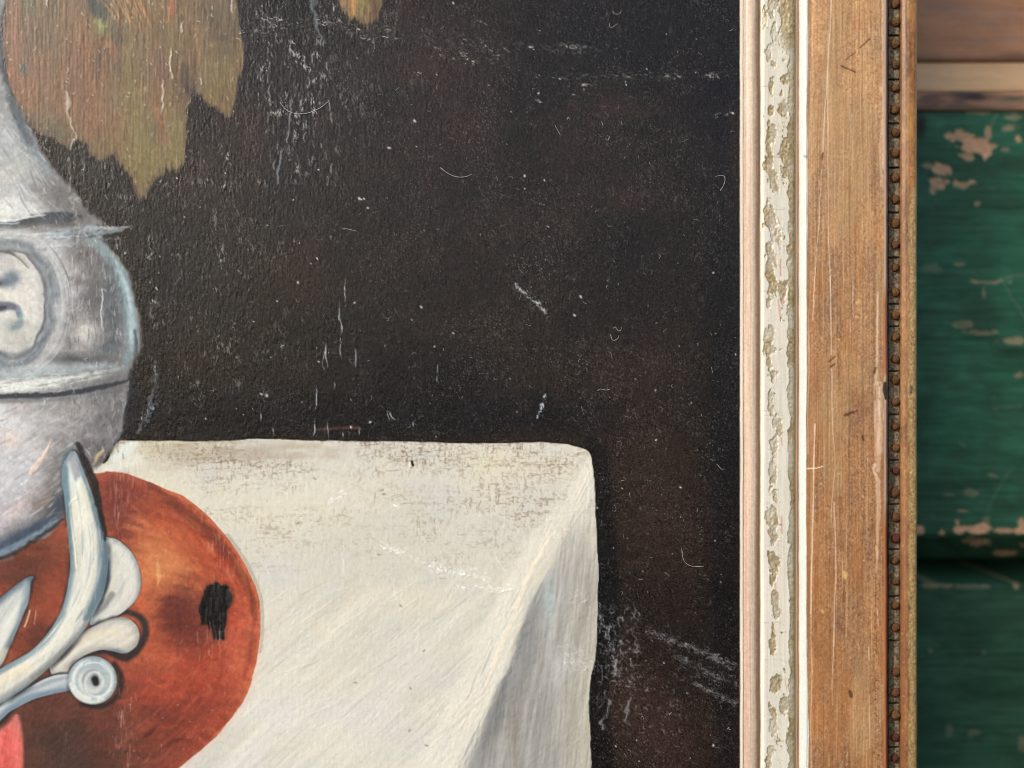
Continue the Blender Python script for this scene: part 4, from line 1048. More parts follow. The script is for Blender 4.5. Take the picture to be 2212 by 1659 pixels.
def paint_frame():
    rnd = RS(9)
    cv = Canvas(FUX, FYS)
    X, Y = cv.X, cv.Y
    ALL = (slice(None), slice(None))
    cv.H[:] = np.interp(X, *zip(*PROF))
    st = fbm(X, Y, 4, 260, 3, 101)
    st2 = fbm(X, Y, 9, 420, 2, 102)
    gr = fbm(X, Y, 7, 9, 2, 103)
    Z = lambda a, b, s=1.2: sm(a - s, a + s, X) * sm(b + s, b - s, X)
    # cream sight edge
    c = np.zeros(X.shape + (3,), np.float32)
    c[:] = (208, 203, 188)
    c += (st * 7)[..., None]
    cv.C[:] = c / 255
    cv.over(ALL, (70, 54, 40), Z(2768, 2776))  # shadow gap next to the picture, painted as a dark line
    # rose bead
    rb = np.zeros_like(c)
    rb[:] = (186, 161, 141)
    rb += (sm(2800, 2818, X) * sm(2838, 2822, X))[..., None] * np.array((20, 24, 24), np.float32)  # crown highlight and darker right flank painted into the bead's colour
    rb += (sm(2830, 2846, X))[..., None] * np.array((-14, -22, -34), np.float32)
    rb += (st * 15 + st2 * 8 + gr * 7 + (RS(16).rand(*X.shape) - .5) * 16)[..., None]
    rb -= sm(1500, 2300, Y)[..., None] * np.array((8, 8, 6), np.float32)
    cv.over(ALL, rb, Z(2786, 2849))
    cv.over(ALL, (150, 104, 64), Z(2845, 2852) * np.clip(.6 + .5 * fbm(X, Y, 20, 300, 2, 104), 0, 1))
    cv.over(ALL, (204, 178, 150), .7 * Z(2849, 2855, .8) * sm(-.3, .3, fbm(X, Y, 30, 400, 2, 105)))
    # chalk-white ornament band with bronze patches
    wb = np.zeros_like(c)
    wb[:] = (204, 200, 187)
    wb += (st * 6 + fbm(X, Y, 14, 60, 3, 106) * 5)[..., None]
    wb += sm(2880, 2858, X)[..., None] * np.array((12, 13, 12), np.float32)
    wb[..., 2] -= sm(1000, 200, Y) * 3
    cv.over(ALL, wb, Z(2855, 2979))
    gold = np.full(X.shape, 9.0, np.float32)
    n1 = fbm(X, Y, 30, 44, 3, 107)
    n3 = fbm(X, Y, 8, 11, 2, 207)
    spots = [(2869, 60, 13, 46), (2893, 30, 18, 60), (2905, 110, 12, 40), (2884, 190, 10, 40), (2900, 235, 13, 14), (2953, 290, 17, 18), (2891, 316, 11, 32), (2892, 408, 11, 18), (2943, 402, 18, 20),
             (2896, 500, 15, 46), (2886, 560, 13, 60), (2945, 560, 13, 60), (2893, 660, 22, 60), (2938, 655, 15, 34), (2880, 765, 12, 50), (2893, 830, 13, 36), (2906, 885, 16, 24), (2886, 940, 13, 46),
             (2893, 1010, 16, 60), (2900, 1080, 18, 44), (2938, 1085, 16, 34), (2884, 1135, 9, 26), (2884, 1275, 15, 46), (2892, 1305, 12, 16), (2888, 1370, 10, 22), (2906, 1400, 20, 24), (2888, 1500, 13, 38),
             (2896, 1540, 9, 22), (2912, 1585, 12, 20), (2925, 1610, 12, 30), (2905, 1670, 15, 34), (2895, 1780, 12, 60), (2905, 1850, 13, 22), (2890, 1960, 18, 44), (2903, 2020, 10, 24), (2900, 2110, 18, 44),
             (2896, 2180, 12, 30), (2908, 2250, 12, 50), (2914, 2310, 12, 26), (2898, 2380, 9, 50), (2894, 2440, 8, 20), (2902, 2570, 16, 50), (2940, 2650, 15, 22), (2898, 2680, 15, 40), (2904, 2740, 13, 50),
             (2894, 2830, 13, 22), (2886, 2870, 12, 20)]
    for yy in (-400, -300, -190, -90, 2960, 3060, 3180, 3290):
        spots.append((2895 + rnd.uniform(-12, 12), yy, 14, 40))
    for sx, sy, rx, ry in spots:
        w = cv.win(sx - 50, sy - ry * 2.2 - 20, sx + 50, sy + ry * 2.2 + 20)
        q = np.hypot((X[w] - sx) / rx, (Y[w] - sy) / ry) * .92 + .75 * n1[w] + .28 * n3[w]
        gold[w] = np.minimum(gold[w], q)
    rg = (2955 - X + 11 * fbm(X, Y, 60, 60, 3, 108) - 34 * sm(230, 130, Y) + 4) / 9.0
    gold = np.minimum(gold, rg + .75 + .3 * n3)
    gold = np.minimum(gold, 1.75 + n1 * .7 + n3 * .5 + .3 * sm(900, 1500, Y))
    mg = sm(1.06, .9, gold) * Z(2858, 2979)
    gc = np.zeros_like(c)
    gc[:] = (166, 148, 112)
    gc += (fbm(X, Y, 9, 9, 2, 109) * 26 + 10 * fbm(X, Y, 30, 50, 2, 110))[..., None]
    grey = np.clip(fbm(X, Y, 60, 120, 2, 111) * 1.2 + .35, 0, 1) * (X < 2930)
    gc = gc * (1 - .55 * grey[..., None]) + np.array((166, 162, 146), np.float32) * .55 * grey[..., None]
    mgo = mg * np.clip(.68 + .6 * fbm(X, Y, 50, 70, 2, 222), .25, .92)
    cv.over(ALL, gc, mgo)
    for k in range(70):
        y = rnd.uniform(-100, 2960)
        cv.stroke([(rnd.uniform(2858, 2900), y), (rnd.uniform(2900, 2930), y + rnd.randn() * 5), (rnd.uniform(2925, 2960), y + rnd.randn() * 9)], .9, (150, 142, 126), rnd.uniform(.15, .5), 1.2, rag=3)
    rim = sm(.16, .03, np.abs(gold - 1.0)) * Z(2858, 2976)
    cv.over(ALL, (96, 86, 64), .5 * rim * np.clip(.4 + 1.2 * fbm(X, Y, 26, 26, 2, 112), 0, 1))
    cv.H += .6 * sm(.2, .02, np.abs(gold - 1.12)) * np.clip(.5 + fbm(X, Y, 40, 40, 2, 223), 0, 1) * Z(2858, 2976)
    cv.H += -2.4 * mg + 1.2 * mg * fbm(X, Y, 7, 7, 2, 113) + .35 * st * Z(2856, 2978)
    cv.M += mg * (.38 - .25 * grey)
    glint = sm(.62, .95, fbm(X, Y, 6, 6, 2, 114)) * sm(2955, 2968, X) * sm(2979, 2974, X)
    cv.over(ALL, (206, 194, 140), .75 * glint)
    cv.M += glint * .4
    for k in range(28):                             # rubbed red and pink traces of the ground
        y = rnd.uniform(-300, 3200)
        x = rnd.uniform(2895, 2945)
        cv.stroke([(x, y), (x + rnd.randn() * 4, y + rnd.uniform(15, 70))], rnd.uniform(1.5, 4), (176, 112, 88) if rnd.rand() < .6 else (206, 184, 176), rnd.uniform(.2, .7), 2.5, sp=False, rag=3)
    for y in (177, 317, 630, 920, 1092, 1274, 1540):
        cv.stroke([(2856, y), (2880, y + rnd.randn() * 2)], 1.3, (140, 132, 116), .6, 1.2, sp=False)
    # shadow groove, thin rust fillet
    gv = np.zeros_like(c)
    gv[:] = (136, 118, 92)
    gv += (st * 10)[..., None]
    cv.over(ALL, gv, Z(2978, 2988))
    rs = np.zeros_like(c)
    rs[:] = (136, 84, 54)
    rs += (fbm(X, Y, 20, 130, 3, 115) * 22)[..., None] * np.array((1, .7, .5), np.float32)
    cv.over(ALL, rs, Z(2989, 2995.5, 1))
    # white fillet
    wf = np.zeros_like(c)
    wf[:] = (192, 197, 190)
    wf += (st * 5 + gr * 3)[..., None]
    edge = 3025 + 3.5 * fbm(X, Y, 60, 130, 3, 116) + 6 * sm(500, 0, Y) + 7 * sm(2300, 2800, Y)
    mwf = sm(2994.5, 2997, X) * sm(edge + 1.5, edge - 1.5, X)
    # wide face of the frame
    wd = np.zeros_like(c)
    t = sm(300, 1700, Y)[..., None]
    wd[:] = np.array((174, 136, 98), np.float32) * (1 - t) + np.array((150, 111, 78), np.float32) * t
    ww = fbm(X, Y, 12, 900, 3, 117)
    wd += (ww * 10 + st * 9)[..., None] * np.array((1, .95, .8), np.float32)
    wd += (fbm(X, Y, 70, 170, 3, 118) * 15 + fbm(X, Y, 24, 30, 2, 224) * 6)[..., None] * np.array((1, .7, .3), np.float32)
    wd += (gr * 8 + fbm(X, Y, 4.5, 6, 1, 119) * 10 + (RS(6).rand(*X.shape) - .5) * 22)[..., None]
    rust = sm(.1, .75, fbm(X, Y, 45, 160, 3, 120) + .5 * sm(1300, 2000, Y) - .25 + .5 * sm(3110, 3040, X) * sm(700, 1200, Y)) * .42
    wd = wd * (1 - rust[..., None]) + np.array((160, 106, 62), np.float32) * rust[..., None]
    olive = sm(.1, .7, fbm(X, Y, 80, 300, 2, 121) + .4 * sm(3100, 3250, X) * sm(1500, 600, Y)) * .5
    wd = wd * (1 - olive[..., None]) + np.array((172, 140, 100), np.float32) * olive[..., None]
    cv.over(ALL, wd, sm(3022, 3026, X))
    cv.over(ALL, (116, 90, 70), .55 * sm(3024, 3030, X) * sm(3044, 3034, X) * np.clip(.6 + .6 * fbm(X, Y, 20, 200, 2, 122), 0, 1))
    cv.over(ALL, wf, mwf)
    cv.H += (.55 * st + .4 * ww + .45 * gr) * sm(3028, 3034, X) * sm(3318, 3310, X)
    face = sm(3028, 3032, X)
    for k in range(330):                            # rubbed streaks along the length
        x, y = rnd.uniform(3034, 3312), rnd.uniform(-440, 3300)
        L = rnd.uniform(40, 420)
        dkk = rnd.rand() < .5
        cv.stroke([(x, y), (x + rnd.randn() * 2, y + L * .5), (x + rnd.randn() * 3, y + L)], rnd.uniform(.8, 2.2), (122, 84, 52) if dkk else (206, 172, 130), rnd.uniform(.15, .5), 1.6, taper=.3, mask=face,
                  h=-.5 if dkk else .6)
    PK = (226, 204, 188)
    for pts, wdt, a in (([(3117, -20), (3114, 100), (3107, 200), (3100, 330), (3092, 450), (3086, 575)], 2.2, .95), ([(3080, 640), (3078, 720), (3070, 850), (3062, 950), (3054, 1060), (3048, 1200)], 1.8, .85),
                        ([(3106, 120), (3105, 400), (3106, 620), (3108, 900), (3113, 1040), (3116, 1110)], 1.7, .8), ([(3113, 1040), (3116, 1200), (3117, 1330)], 3, .75), ([(3119, 1385), (3121, 1500), (3122, 1590)], 2, .85),
                        ([(3122, 1590), (3131, 1730), (3123, 1850), (3116, 1960)], 2.2, .6), ([(3128, 1880), (3132, 2000), (3134, 2160), (3130, 2250), (3127, 2420)], 2.4, .85), ([(3127, 2420), (3121, 2560), (3122, 2640)], 1.6, .7),
                        ([(3056, 1590), (3053, 1700), (3050, 1900), (3046, 2060), (3043, 2160), (3041, 2300)], 3.2, .9), ([(3041, 2300), (3044, 2500), (3040, 2700), (3042, 2900)], 2.2, .7), ([(3034, 1160), (3032, 1440), (3030, 1700)], 1.6, .6),
                        ([(3196, 1000), (3200, 1190)], 1.6, .7), ([(3188, 1200), (3190, 1250)], 2, .7), ([(3255, 1700), (3252, 1900), (3254, 2060)], 1.6, .5), ([(3290, 2280), (3294, 2340)], 2, .7), ([(3257, 2420), (3260, 2470)], 2.2, .6),
                        ([(3260, 2600), (3262, 2800)], 1.6, .5), ([(3195, 430), (3197, 560), (3194, 640)], 2, .5), ([(3282, 400), (3286, 540)], 3, .35), ([(3160, 2080), (3156, 2290)], 1.4, .5), ([(3200, 2600), (3202, 2760)], 1.4, .45)):
        cv.stroke(pts, np.array(wdt) * .75 if np.ndim(wdt) else wdt * .75, PK, a * .85, 1.3, h=.6, mask=sm(3026, 3028, X))
    # painted pink edge highlight, rubbed patches and red bole along the outer arris
    cv.over(ALL, (214, 186, 168), np.clip(Z(3315, 3330, 1) * (1 - .75 * sm(1850, 2000, Y)), 0, 1) * .9)
    cv.over(ALL, (196, 112, 74), Z(3314, 3324, 1.5) * np.clip(sm(1050, 1150, Y) * sm(1420, 1390, Y) + sm(1900, 2010, Y), 0, 1) * .85)
    for pts, wdt, a in (([(3310, -10), (3312, 400), (3314, 640)], [3, 4, 5], .7), ([(3308, 460), (3304, 560), (3306, 700)], [3, 6, 4], .5), ([(3293, 1100), (3291, 1250), (3288, 1350), (3286, 1440)], [3, 4, 5, 8], .8),
                        ([(3286, 1440), (3288, 1520), (3290, 1640), (3292, 1760)], [9, 12, 11, 9], .75), ([(3300, 1440), (3304, 1560), (3302, 1700)], [8, 9, 6], .65), ([(3280, 1745), (3276, 1760), (3290, 1790)], [6, 4, 6], .8),
                        ([(3294, 1800), (3294, 1950), (3290, 2090)], [10, 7, 3], .6), ([(3288, 2060), (3286, 2140)], [4, 3], .6), ([(3318, 1460), (3322, 1510)], 5, .8)):
        cv.stroke(pts, wdt, (212, 184, 160), a, 3, rag=3, dry=.35, mask=sm(3028, 3032, X), h=.6)
    cv.stroke([(3320, 1438), (3319, 1465), (3322, 1496)], [5, 8, 4], (62, 62, 66), .95, 2, h=-3)
    for x0, y0, x1, y1, wdt in ((3155, 252, 3208, 275, 3), (3262, 152, 3225, 185, 2.6), (3210, 200, 3170, 230, 1.6), (3110, 1356, 3132, 1338, 3), (3116, 1375, 3130, 1366, 3.6), (3170, 1556, 3180, 1554, 6), (3188, 1550, 3193, 1548, 5),
                                (3203, 1546, 3211, 1543, 6), (3236, 1636, 3238, 1648, 5), (3188, 2590, 3192, 2606, 7), (3087, 577, 3084, 600, 3), (3280, 1400, 3284, 1380, 4)):
        cv.stroke([(x0, y0), (x1, y1)], wdt, (88, 58, 38), .85, 2.2, sp=False, h=-.8)
    for x, y, r in ((3218, 1135, 9), (3220, 1128, 6), (3226, 1165, 4), (3215, 1190, 7), (3250, 1193, 7), (3165, 2150, 14), (3172, 2158, 10), (3236, 1860, 6), (3238, 2100, 4), (3085, 2290, 8), (3113, 1017, 6), (3144, 1274, 5), (3146, 1776, 6), (3080, 1812, 5),
                    (3165, 345, 4), (3288, 405, 8)):
        cv.fleck(x, y, r, rnd.uniform(0, 3), r * .6, (206, 172, 112), .85, .8)
    cv.stroke([(3024, 1757), (3060, 1755), (3086, 1748)], 2, (232, 218, 204), .9, 1.5, h=1)
    for k in range(150):
        cv.fleck(3288 + rnd.randn() * 4 - (0 if k % 2 else 3), rnd.uniform(2200, 3200), rnd.uniform(2, 12), rnd.uniform(0, 3), 1.8, (94, 64, 46), rnd.uniform(.3, .8), -.4)
    flecky = [(212, 178, 132), (96, 66, 44)]
    for k in range(900):
        cv.fleck(rnd.uniform(3034, 3312), rnd.uniform(-400, 3300), rnd.uniform(1, 10), math.pi / 2 + rnd.randn() * .3, 1.6, flecky[rnd.randint(2)], rnd.uniform(.2, .5), .3)
    cv.stroke([(3024, 590), (3018, 586)], 5, (120, 112, 100), .7, 2, sp=False)
    cv.R[:] = .42
    cv.R += .12 * Z(2855, 2979) - .06 * Z(2786, 2850) - .05 * sm(3028, 3034, X)

    # outer lip
    co = Canvas(OUX, FYS)
    X, Y = co.X, co.Y
    co.H[:] = np.interp(X, *zip(*PROF2))
    st = fbm(X, Y, 4, 260, 3, 131)
    lp = np.zeros(X.shape + (3,), np.float32)
    lp[:] = (126, 87, 52)
    lp += (st * 11 + fbm(X, Y, 30, 120, 3, 132) * 17 + fbm(X, Y, 8, 12, 2, 133) * 13 + (RS(17).rand(*X.shape) - .5) * 18)[..., None] * np.array((1, .85, .6), np.float32)
    co.C[:] = lp / 255
    br = 3409 + 4 * fbm(X, Y, 30, 60, 3, 134) + 26 * sm(800, 640, Y)
    mg = sm(br - 3, br + 3, X)
    gl = np.zeros_like(lp)
    gl[:] = (160, 136, 92)
    gl += (fbm(X, Y, 6, 6, 2, 135) * 24)[..., None]
    co.over(ALL, gl, mg * .9)
    co.M += mg * .25
    co.over(ALL, (190, 144, 70), .35 * sm(3396, 3404, X) * sm(760, 500, Y) * np.clip(fbm(X, Y, 30, 90, 2, 136) + .4, 0, 1))
    co.over(ALL, (112, 66, 40), .6 * sm(3400, 3384, X) * sm(1600, 2300, Y))
    co.over(ALL, (220, 184, 142), .8 * sm(3433.5, 3436, X))  # thin highlight painted along the outer rim
    co.H += .7 * fbm(X, Y, 7, 7, 2, 137) * mg + .4 * fbm(X, Y, 8, 30, 2, 138)
    for x, y, r in ((3420, 1455, 8), (3418, 1470, 7), (3411, 2280, 7), (3416, 2240, 5), (3412, 2210, 4)):
        co.fleck(x, y, r, 1.4, r * .7, (74, 68, 62), .85, -1)
    for k in range(160):
        co.fleck(rnd.uniform(3382, 3432), rnd.uniform(-400, 3300), rnd.uniform(1, 8), rnd.uniform(0, 3), 1.8, (196, 156, 92) if rnd.rand() < .5 else (84, 54, 36), rnd.uniform(.3, .7), .5)
    co.stroke([(3436, 1165), (3433, 1180), (3437, 1198)], 4, (206, 178, 132), .8, 2)
    co.R[:] = .45
    return cv, co


def paint_board(x0, x1, y0, y1, kind, step=5.0, seed=0):
    """one board of the wall; x, y in drawing units on the board itself"""
    rnd = RS(50 + seed)
    cv = Canvas(np.arange(x0, x1 + step, step), np.linspace(y0, y1, max(3, int((y1 - y0) / step))))
    X, Y = cv.X, cv.Y
    ALL = (slice(None), slice(None))
    g = fbm(X, Y, 260, 9, 3, 150 + seed)
    g2 = fbm(X, Y, 120, 70, 3, 160 + seed)
    c = np.zeros(X.shape + (3,), np.float32)
    if kind == 'bare':
        c[:] = (212, 160, 124)
        c += (g * 6 + g2 * 9)[..., None] * np.array((1, .95, .9), np.float32)
    elif kind == 'pale':
        c[:] = (246, 206, 158)  # paler tone carries the light on the up-facing bevel
        c += (g * 9 + g2 * 8)[..., None]
    elif kind == 'mixed':
        c[:] = (210, 160, 128)
        c += (g * 14 + g2 * 16)[..., None]
        dk = sm(.15, .7, fbm(X, Y, 130, 30, 3, 170))
        c = c * (1 - .6 * dk[..., None]) + np.array((92, 86, 88), np.float32) * .6 * dk[..., None]
    else:
        a, b = ((62, 128, 100), (54, 100, 78)) if kind == 'green' else ((60, 106, 84), (50, 90, 70))  # darker green has the shade of the recessed boards mixed in
        t = np.clip(.5 + .8 * g2 + .3 * fbm(X, Y, 60, 24, 3, 190 + seed), 0, 1)[..., None]
        c[:] = np.array(a, np.float32) * t + np.array(b, np.float32) * (1 - t)
        c += (g * 9 + fbm(X, Y, 90, 7, 2, 195 + seed) * 6)[..., None]
        c += (sm(.35, .9, fbm(X, Y, 220, 120, 3, 175 + seed)) * .5)[..., None] * np.array((26, 34, 30), np.float32)
    cv.C[:] = c / 255
    cv.H += .9 * g + .5 * fbm(X, Y, 40, 12, 2, 180 + seed)
    cv.R[:] = .5
    return cv, rnd, ALL
# PAINT END


# ------------------------------------------------------------------ builders
def mat_paint(name, grain_scale=2600.0, bump=0.25, bump_d=0.00006, spec=0.5, var=0.10, stretch=(1, 1, 1)):
    """painted or gilded surface: pigment from the surface's own colour layer, broken by fine noise"""
    m = bpy.data.materials.new(name)
    m.use_nodes = True
    nt = m.node_tree
    N, Lk = nt.nodes, nt.links
    b = N['Principled BSDF']
    at = N.new('ShaderNodeAttribute')
    at.attribute_name = 'pigment'
    rg = N.new('ShaderNodeAttribute')
    rg.attribute_name = 'surface'
    sep = N.new('ShaderNodeSeparateColor')
    tc = N.new('ShaderNodeTexCoord')
    mp = N.new('ShaderNodeMapping')
    mp.inputs['Scale'].default_value = stretch
    nz = N.new('ShaderNodeTexNoise')
    nz.inputs['Scale'].default_value = grain_scale
    nz.inputs['Detail'].default_value = 3
    rm = N.new('ShaderNodeMapRange')
    rm.inputs['To Min'].default_value = 1 - var
    rm.inputs['To Max'].default_value = 1 + var
    mul = N.new('ShaderNodeVectorMath')
    mul.operation = 'SCALE'
    bp = N.new('ShaderNodeBump')
    bp.inputs['Strength'].default_value = bump
    bp.inputs['Distance'].default_value = bump_d
    Lk.new(tc.outputs['Object'], mp.inputs['Vector'])
    Lk.new(mp.outputs['Vector'], nz.inputs['Vector'])
    Lk.new(nz.outputs['Fac'], rm.inputs['Value'])
    Lk.new(at.outputs['Color'], mul.inputs[0])
    Lk.new(rm.outputs['Result'], mul.inputs['Scale'])
    Lk.new(mul.outputs['Vector'], b.inputs['Base Color'])
    Lk.new(rg.outputs['Color'], sep.inputs['Color'])
    Lk.new(sep.outputs['Red'], b.inputs['Roughness'])
    Lk.new(sep.outputs['Green'], b.inputs['Metallic'])
    Lk.new(nz.outputs['Fac'], bp.inputs['Height'])
    Lk.new(sep.outputs['Blue'], bp.inputs['Strength'])
    Lk.new(bp.outputs['Normal'], b.inputs['Normal'])
    b.inputs['Specular IOR Level'].default_value = spec
    return m


def mat_plain(name, c1, c2, scale=400.0, rough=0.55, metal=0.0, bump=0.3, bump_d=0.0002, stretch=(1, 1, 1), spec=0.4):
    m = bpy.data.materials.new(name)
    m.use_nodes = True
    nt = m.node_tree
    N, Lk = nt.nodes, nt.links
    b = N['Principled BSDF']
    tc = N.new('ShaderNodeTexCoord')
    mp = N.new('ShaderNodeMapping')
    mp.inputs['Scale'].default_value = stretch
    nz = N.new('ShaderNodeTexNoise')
    nz.inputs['Scale'].default_value = scale
    nz.inputs['Detail'].default_value = 4
    cr = N.new('ShaderNodeValToRGB')
    cr.color_ramp.elements[0].position = 0.35
    cr.color_ramp.elements[1].position = 0.68
    cr.color_ramp.elements[0].color = tuple(lin(np.array(c1) / 255.0)) + (1,)
    cr.color_ramp.elements[1].color = tuple(lin(np.array(c2) / 255.0)) + (1,)
    bp = N.new('ShaderNodeBump')
    bp.inputs['Strength'].default_value = bump
    bp.inputs['Distance'].default_value = bump_d
    Lk.new(tc.outputs['Object'], mp.inputs['Vector'])
    Lk.new(mp.outputs['Vector'], nz.inputs['Vector'])
    Lk.new(nz.outputs['Fac'], cr.inputs['Fac'])
    Lk.new(cr.outputs['Color'], b.inputs['Base Color'])
    Lk.new(nz.outputs['Fac'], bp.inputs['Height'])
    Lk.new(bp.outputs['Normal'], b.inputs['Normal'])
    b.inputs['Roughness'].default_value = rough
    b.inputs['Metallic'].default_value = metal
    b.inputs['Specular IOR Level'].default_value = spec
    return m


def pt(px, py, h):
    """drawing units -> metres, for a spot that lies h in front of the paint"""
    f = (DIST - h) / DIST
    return ((px - 1920) * f * S, -h * S, (1440 - py) * f * S)


def link(o, parent=None):
    col.objects.link(o)
    if parent is not None:
        o.parent = parent
    return o


def empty(name, loc, parent=None):
    o = bpy.data.objects.new(name, None)
    o.empty_display_size = 0.02
    o.location = loc
    return link(o, parent)


def surf(name, P, C, R, M, mat, parent, faces=None, skirt=0.0, gain=1.0, B=None):
    """height-field sheet with its own pigment; faces masks which cells belong; skirt closes the rim backwards"""
    h, w = P.shape[:2]
    idx = np.arange(h * w).reshape(h, w)
    q = np.stack([idx[:-1, :-1], idx[1:, :-1], idx[1:, 1:], idx[:-1, 1:]], -1).reshape(-1, 4)
    if faces is not None:
        q = q[faces.reshape(-1)]
    V, Cc = P.reshape(-1, 3), lin(np.clip(C, 0, 1)).reshape(-1, 3) * gain
    SR, SM = R.reshape(-1), M.reshape(-1)
    SB = np.full(SR.shape, .45, np.float32) if B is None else B.reshape(-1)
    if skirt:
        rim = np.concatenate([idx[0, :], idx[1:, -1], idx[-1, -2::-1], idx[-2:0:-1, 0]])
        n0 = len(V)
        back = V[rim].copy()
        back[:, 1] += skirt
        V = np.vstack([V, back])
        Cc = np.vstack([Cc, Cc[rim]])
        SR = np.concatenate([SR, SR[rim]])
        SM = np.concatenate([SM, SM[rim]])
        SB = np.concatenate([SB, SB[rim]])
        k = np.arange(len(rim))
        k2 = (k + 1) % len(rim)
        q = np.vstack([q, np.stack([rim[k], rim[k2], n0 + k2, n0 + k], -1)])
    used, inv = np.unique(q, return_inverse=True)
    inv = inv.reshape(-1).astype(np.int32)
    V, Cc, SR, SM, SB = V[used], Cc[used], SR[used], SM[used], SB[used]
    me = bpy.data.meshes.new(name)
    nf = len(q)
    me.vertices.add(len(V))
    me.vertices.foreach_set('co', V.astype(np.float32).ravel())
    me.loops.add(nf * 4)
    me.loops.foreach_set('vertex_index', inv)
    me.polygons.add(nf)
    me.polygons.foreach_set('loop_start', np.arange(0, nf * 4, 4, dtype=np.int32))
    me.polygons.foreach_set('use_smooth', np.ones(nf, bool))
    me.update(calc_edges=True)
    a = me.attributes.new('pigment', 'FLOAT_COLOR', 'POINT')
    a.data.foreach_set('color', np.hstack([Cc, np.ones((len(V), 1))]).astype(np.float32).ravel())
    a = me.attributes.new('surface', 'FLOAT_COLOR', 'POINT')
    a.data.foreach_set('color', np.stack([np.clip(SR, .05, 1), np.clip(SM, 0, 1), SB, 1 + 0 * SR], -1).astype(np.float32).ravel())
    me.materials.append(mat)
    return link(bpy.data.objects.new(name, me), parent)


def pydata(name, v, f, mat, parent=None, smooth=False):
    me = bpy.data.meshes.new(name)
    me.from_pydata([tuple(a) for a in v], [], [tuple(a) for a in f])
    me.update()
    if smooth:
        me.polygons.foreach_set('use_smooth', np.ones(len(me.polygons), bool))
    if mat:
        me.materials.append(mat)
    return link(bpy.data.objects.new(name, me), parent)


def extrude(name, prof, y0, y1, mat, parent):
    """closed profile [(px, h)] drawn across, run from y0 to y1 along the height"""
    n = len(prof)
    v = [pt(x, y0, h) for x, h in prof] + [pt(x, y1, h) for x, h in prof]
    f = [(i, (i + 1) % n, n + (i + 1) % n, n + i) for i in range(n)]
    f += [tuple(range(n))[::-1], tuple(range(n, 2 * n))]
    return pydata(name, v, f, mat, parent)


def box(name, x0, x1, y0, y1, h0, h1, mat, parent, ch=0.0):
    """block between two depths; ch chamfers its front edges"""
    v = [pt(x, y, h0) for x, y in ((x0, y0), (x1, y0), (x1, y1), (x0, y1))]
    v += [pt(x, y, h1 - ch) for x, y in ((x0, y0), (x1, y0), (x1, y1), (x0, y1))]
    f = [(0, 1, 2, 3)]
    ring = [(i, 4 + i, 4 + (i + 1) % 4, (i + 1) % 4) for i in range(4)]
    f += ring
    if ch:
        v += [pt(x, y, h1) for x, y in ((x0 + ch, y0 + ch), (x1 - ch, y0 + ch), (x1 - ch, y1 - ch), (x0 + ch, y1 - ch))]
        f += [(4 + i, 8 + i, 8 + (i + 1) % 4, 4 + (i + 1) % 4) for i in range(4)]
        f += [(11, 10, 9, 8)]
    else:
        f += [(7, 6, 5, 4)]
    return pydata(name, v, f, mat, parent)


def tag(o, label=None, cat=None, group=None, kind=None):
    for k, v in (('label', label), ('category', cat), ('group', group), ('kind', kind)):
        if v:
            o[k] = v
    return o


M_OIL = mat_paint('oil_paint', 1500, 0.5, 0.00011, 0.34, 0.15)
M_GILT = mat_paint('worn_gilding', 1700, 0.45, 0.00006, 0.45, 0.15, (1, 1, 0.5))
M_WALL = mat_paint('weathered_board_paint', 700, 0.35, 0.0002, 0.35, 0.10, (0.25, 1, 1))
M_WOOD = mat_plain('bare_frame_wood', (96, 66, 44), (132, 96, 64), 60, 0.6, stretch=(6, 6, 0.4))
M_BLOCK = mat_plain('channel_gilding', (74, 66, 54), (146, 132, 106), 700, 0.5, 0.15)
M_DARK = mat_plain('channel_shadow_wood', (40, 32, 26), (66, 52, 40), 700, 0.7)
M_BEADS = [mat_plain('bead_bronze', (70, 46, 27), (160, 112, 64), 900, 0.38, 0.3, 0.8, 0.0006), mat_plain('bead_brown', (60, 40, 25), (148, 98, 58), 900, 0.42, 0.25, 0.8, 0.0006),
           mat_plain('bead_red_bole', (66, 30, 28), (122, 66, 46), 900, 0.42, 0.2, 0.8, 0.0006)]
M_LINT = mat_plain('lint', (150, 148, 144), (206, 204, 198), 500, 0.7)

# ------------------------------------------------------------------ the wall behind
WALL = empty('wooden_boarding', pt(3700, 3600, -660))
tag(WALL, 'weathered wooden boarding with flaking green paint and a bare brown board behind the frame', 'boarding')
WALL_INV = Vector(WALL.location)


def unparent_offset(o, base):
    o.location = -Vector(base)
    return o


WX0, WX1 = 2700, 5200


def board(name, y0, y1, h0, h1, kind, seed, deco=None, step=5.0, thick=60, label=None):
    cv, rnd, ALL = paint_board(WX0, WX1, y0, y1, kind, step, seed)
    if deco:
        deco(cv, rnd, ALL)
    t = (cv.Y - y0) / (y1 - y0)
    H = h0 + (h1 - h0) * t + cv.H
    e = np.minimum(cv.Y - y0, y1 - cv.Y)
    H = H - 5 * sm(10, 0, e)
    f = (DIST - H) / DIST
    fy = (DIST - (h0 + (h1 - h0) * t)) / DIST
    P = np.stack([(cv.X - 1920) * f * S, -H * S, (1440 - cv.Y) * fy * S], -1)
    o = surf(name, P, cv.C, cv.R, cv.M, M_WALL, WALL, None, thick * S)
    unparent_offset(o, WALL.location)
    if label:
        o['label'] = label
    return o


CHIP = (240, 194, 156)


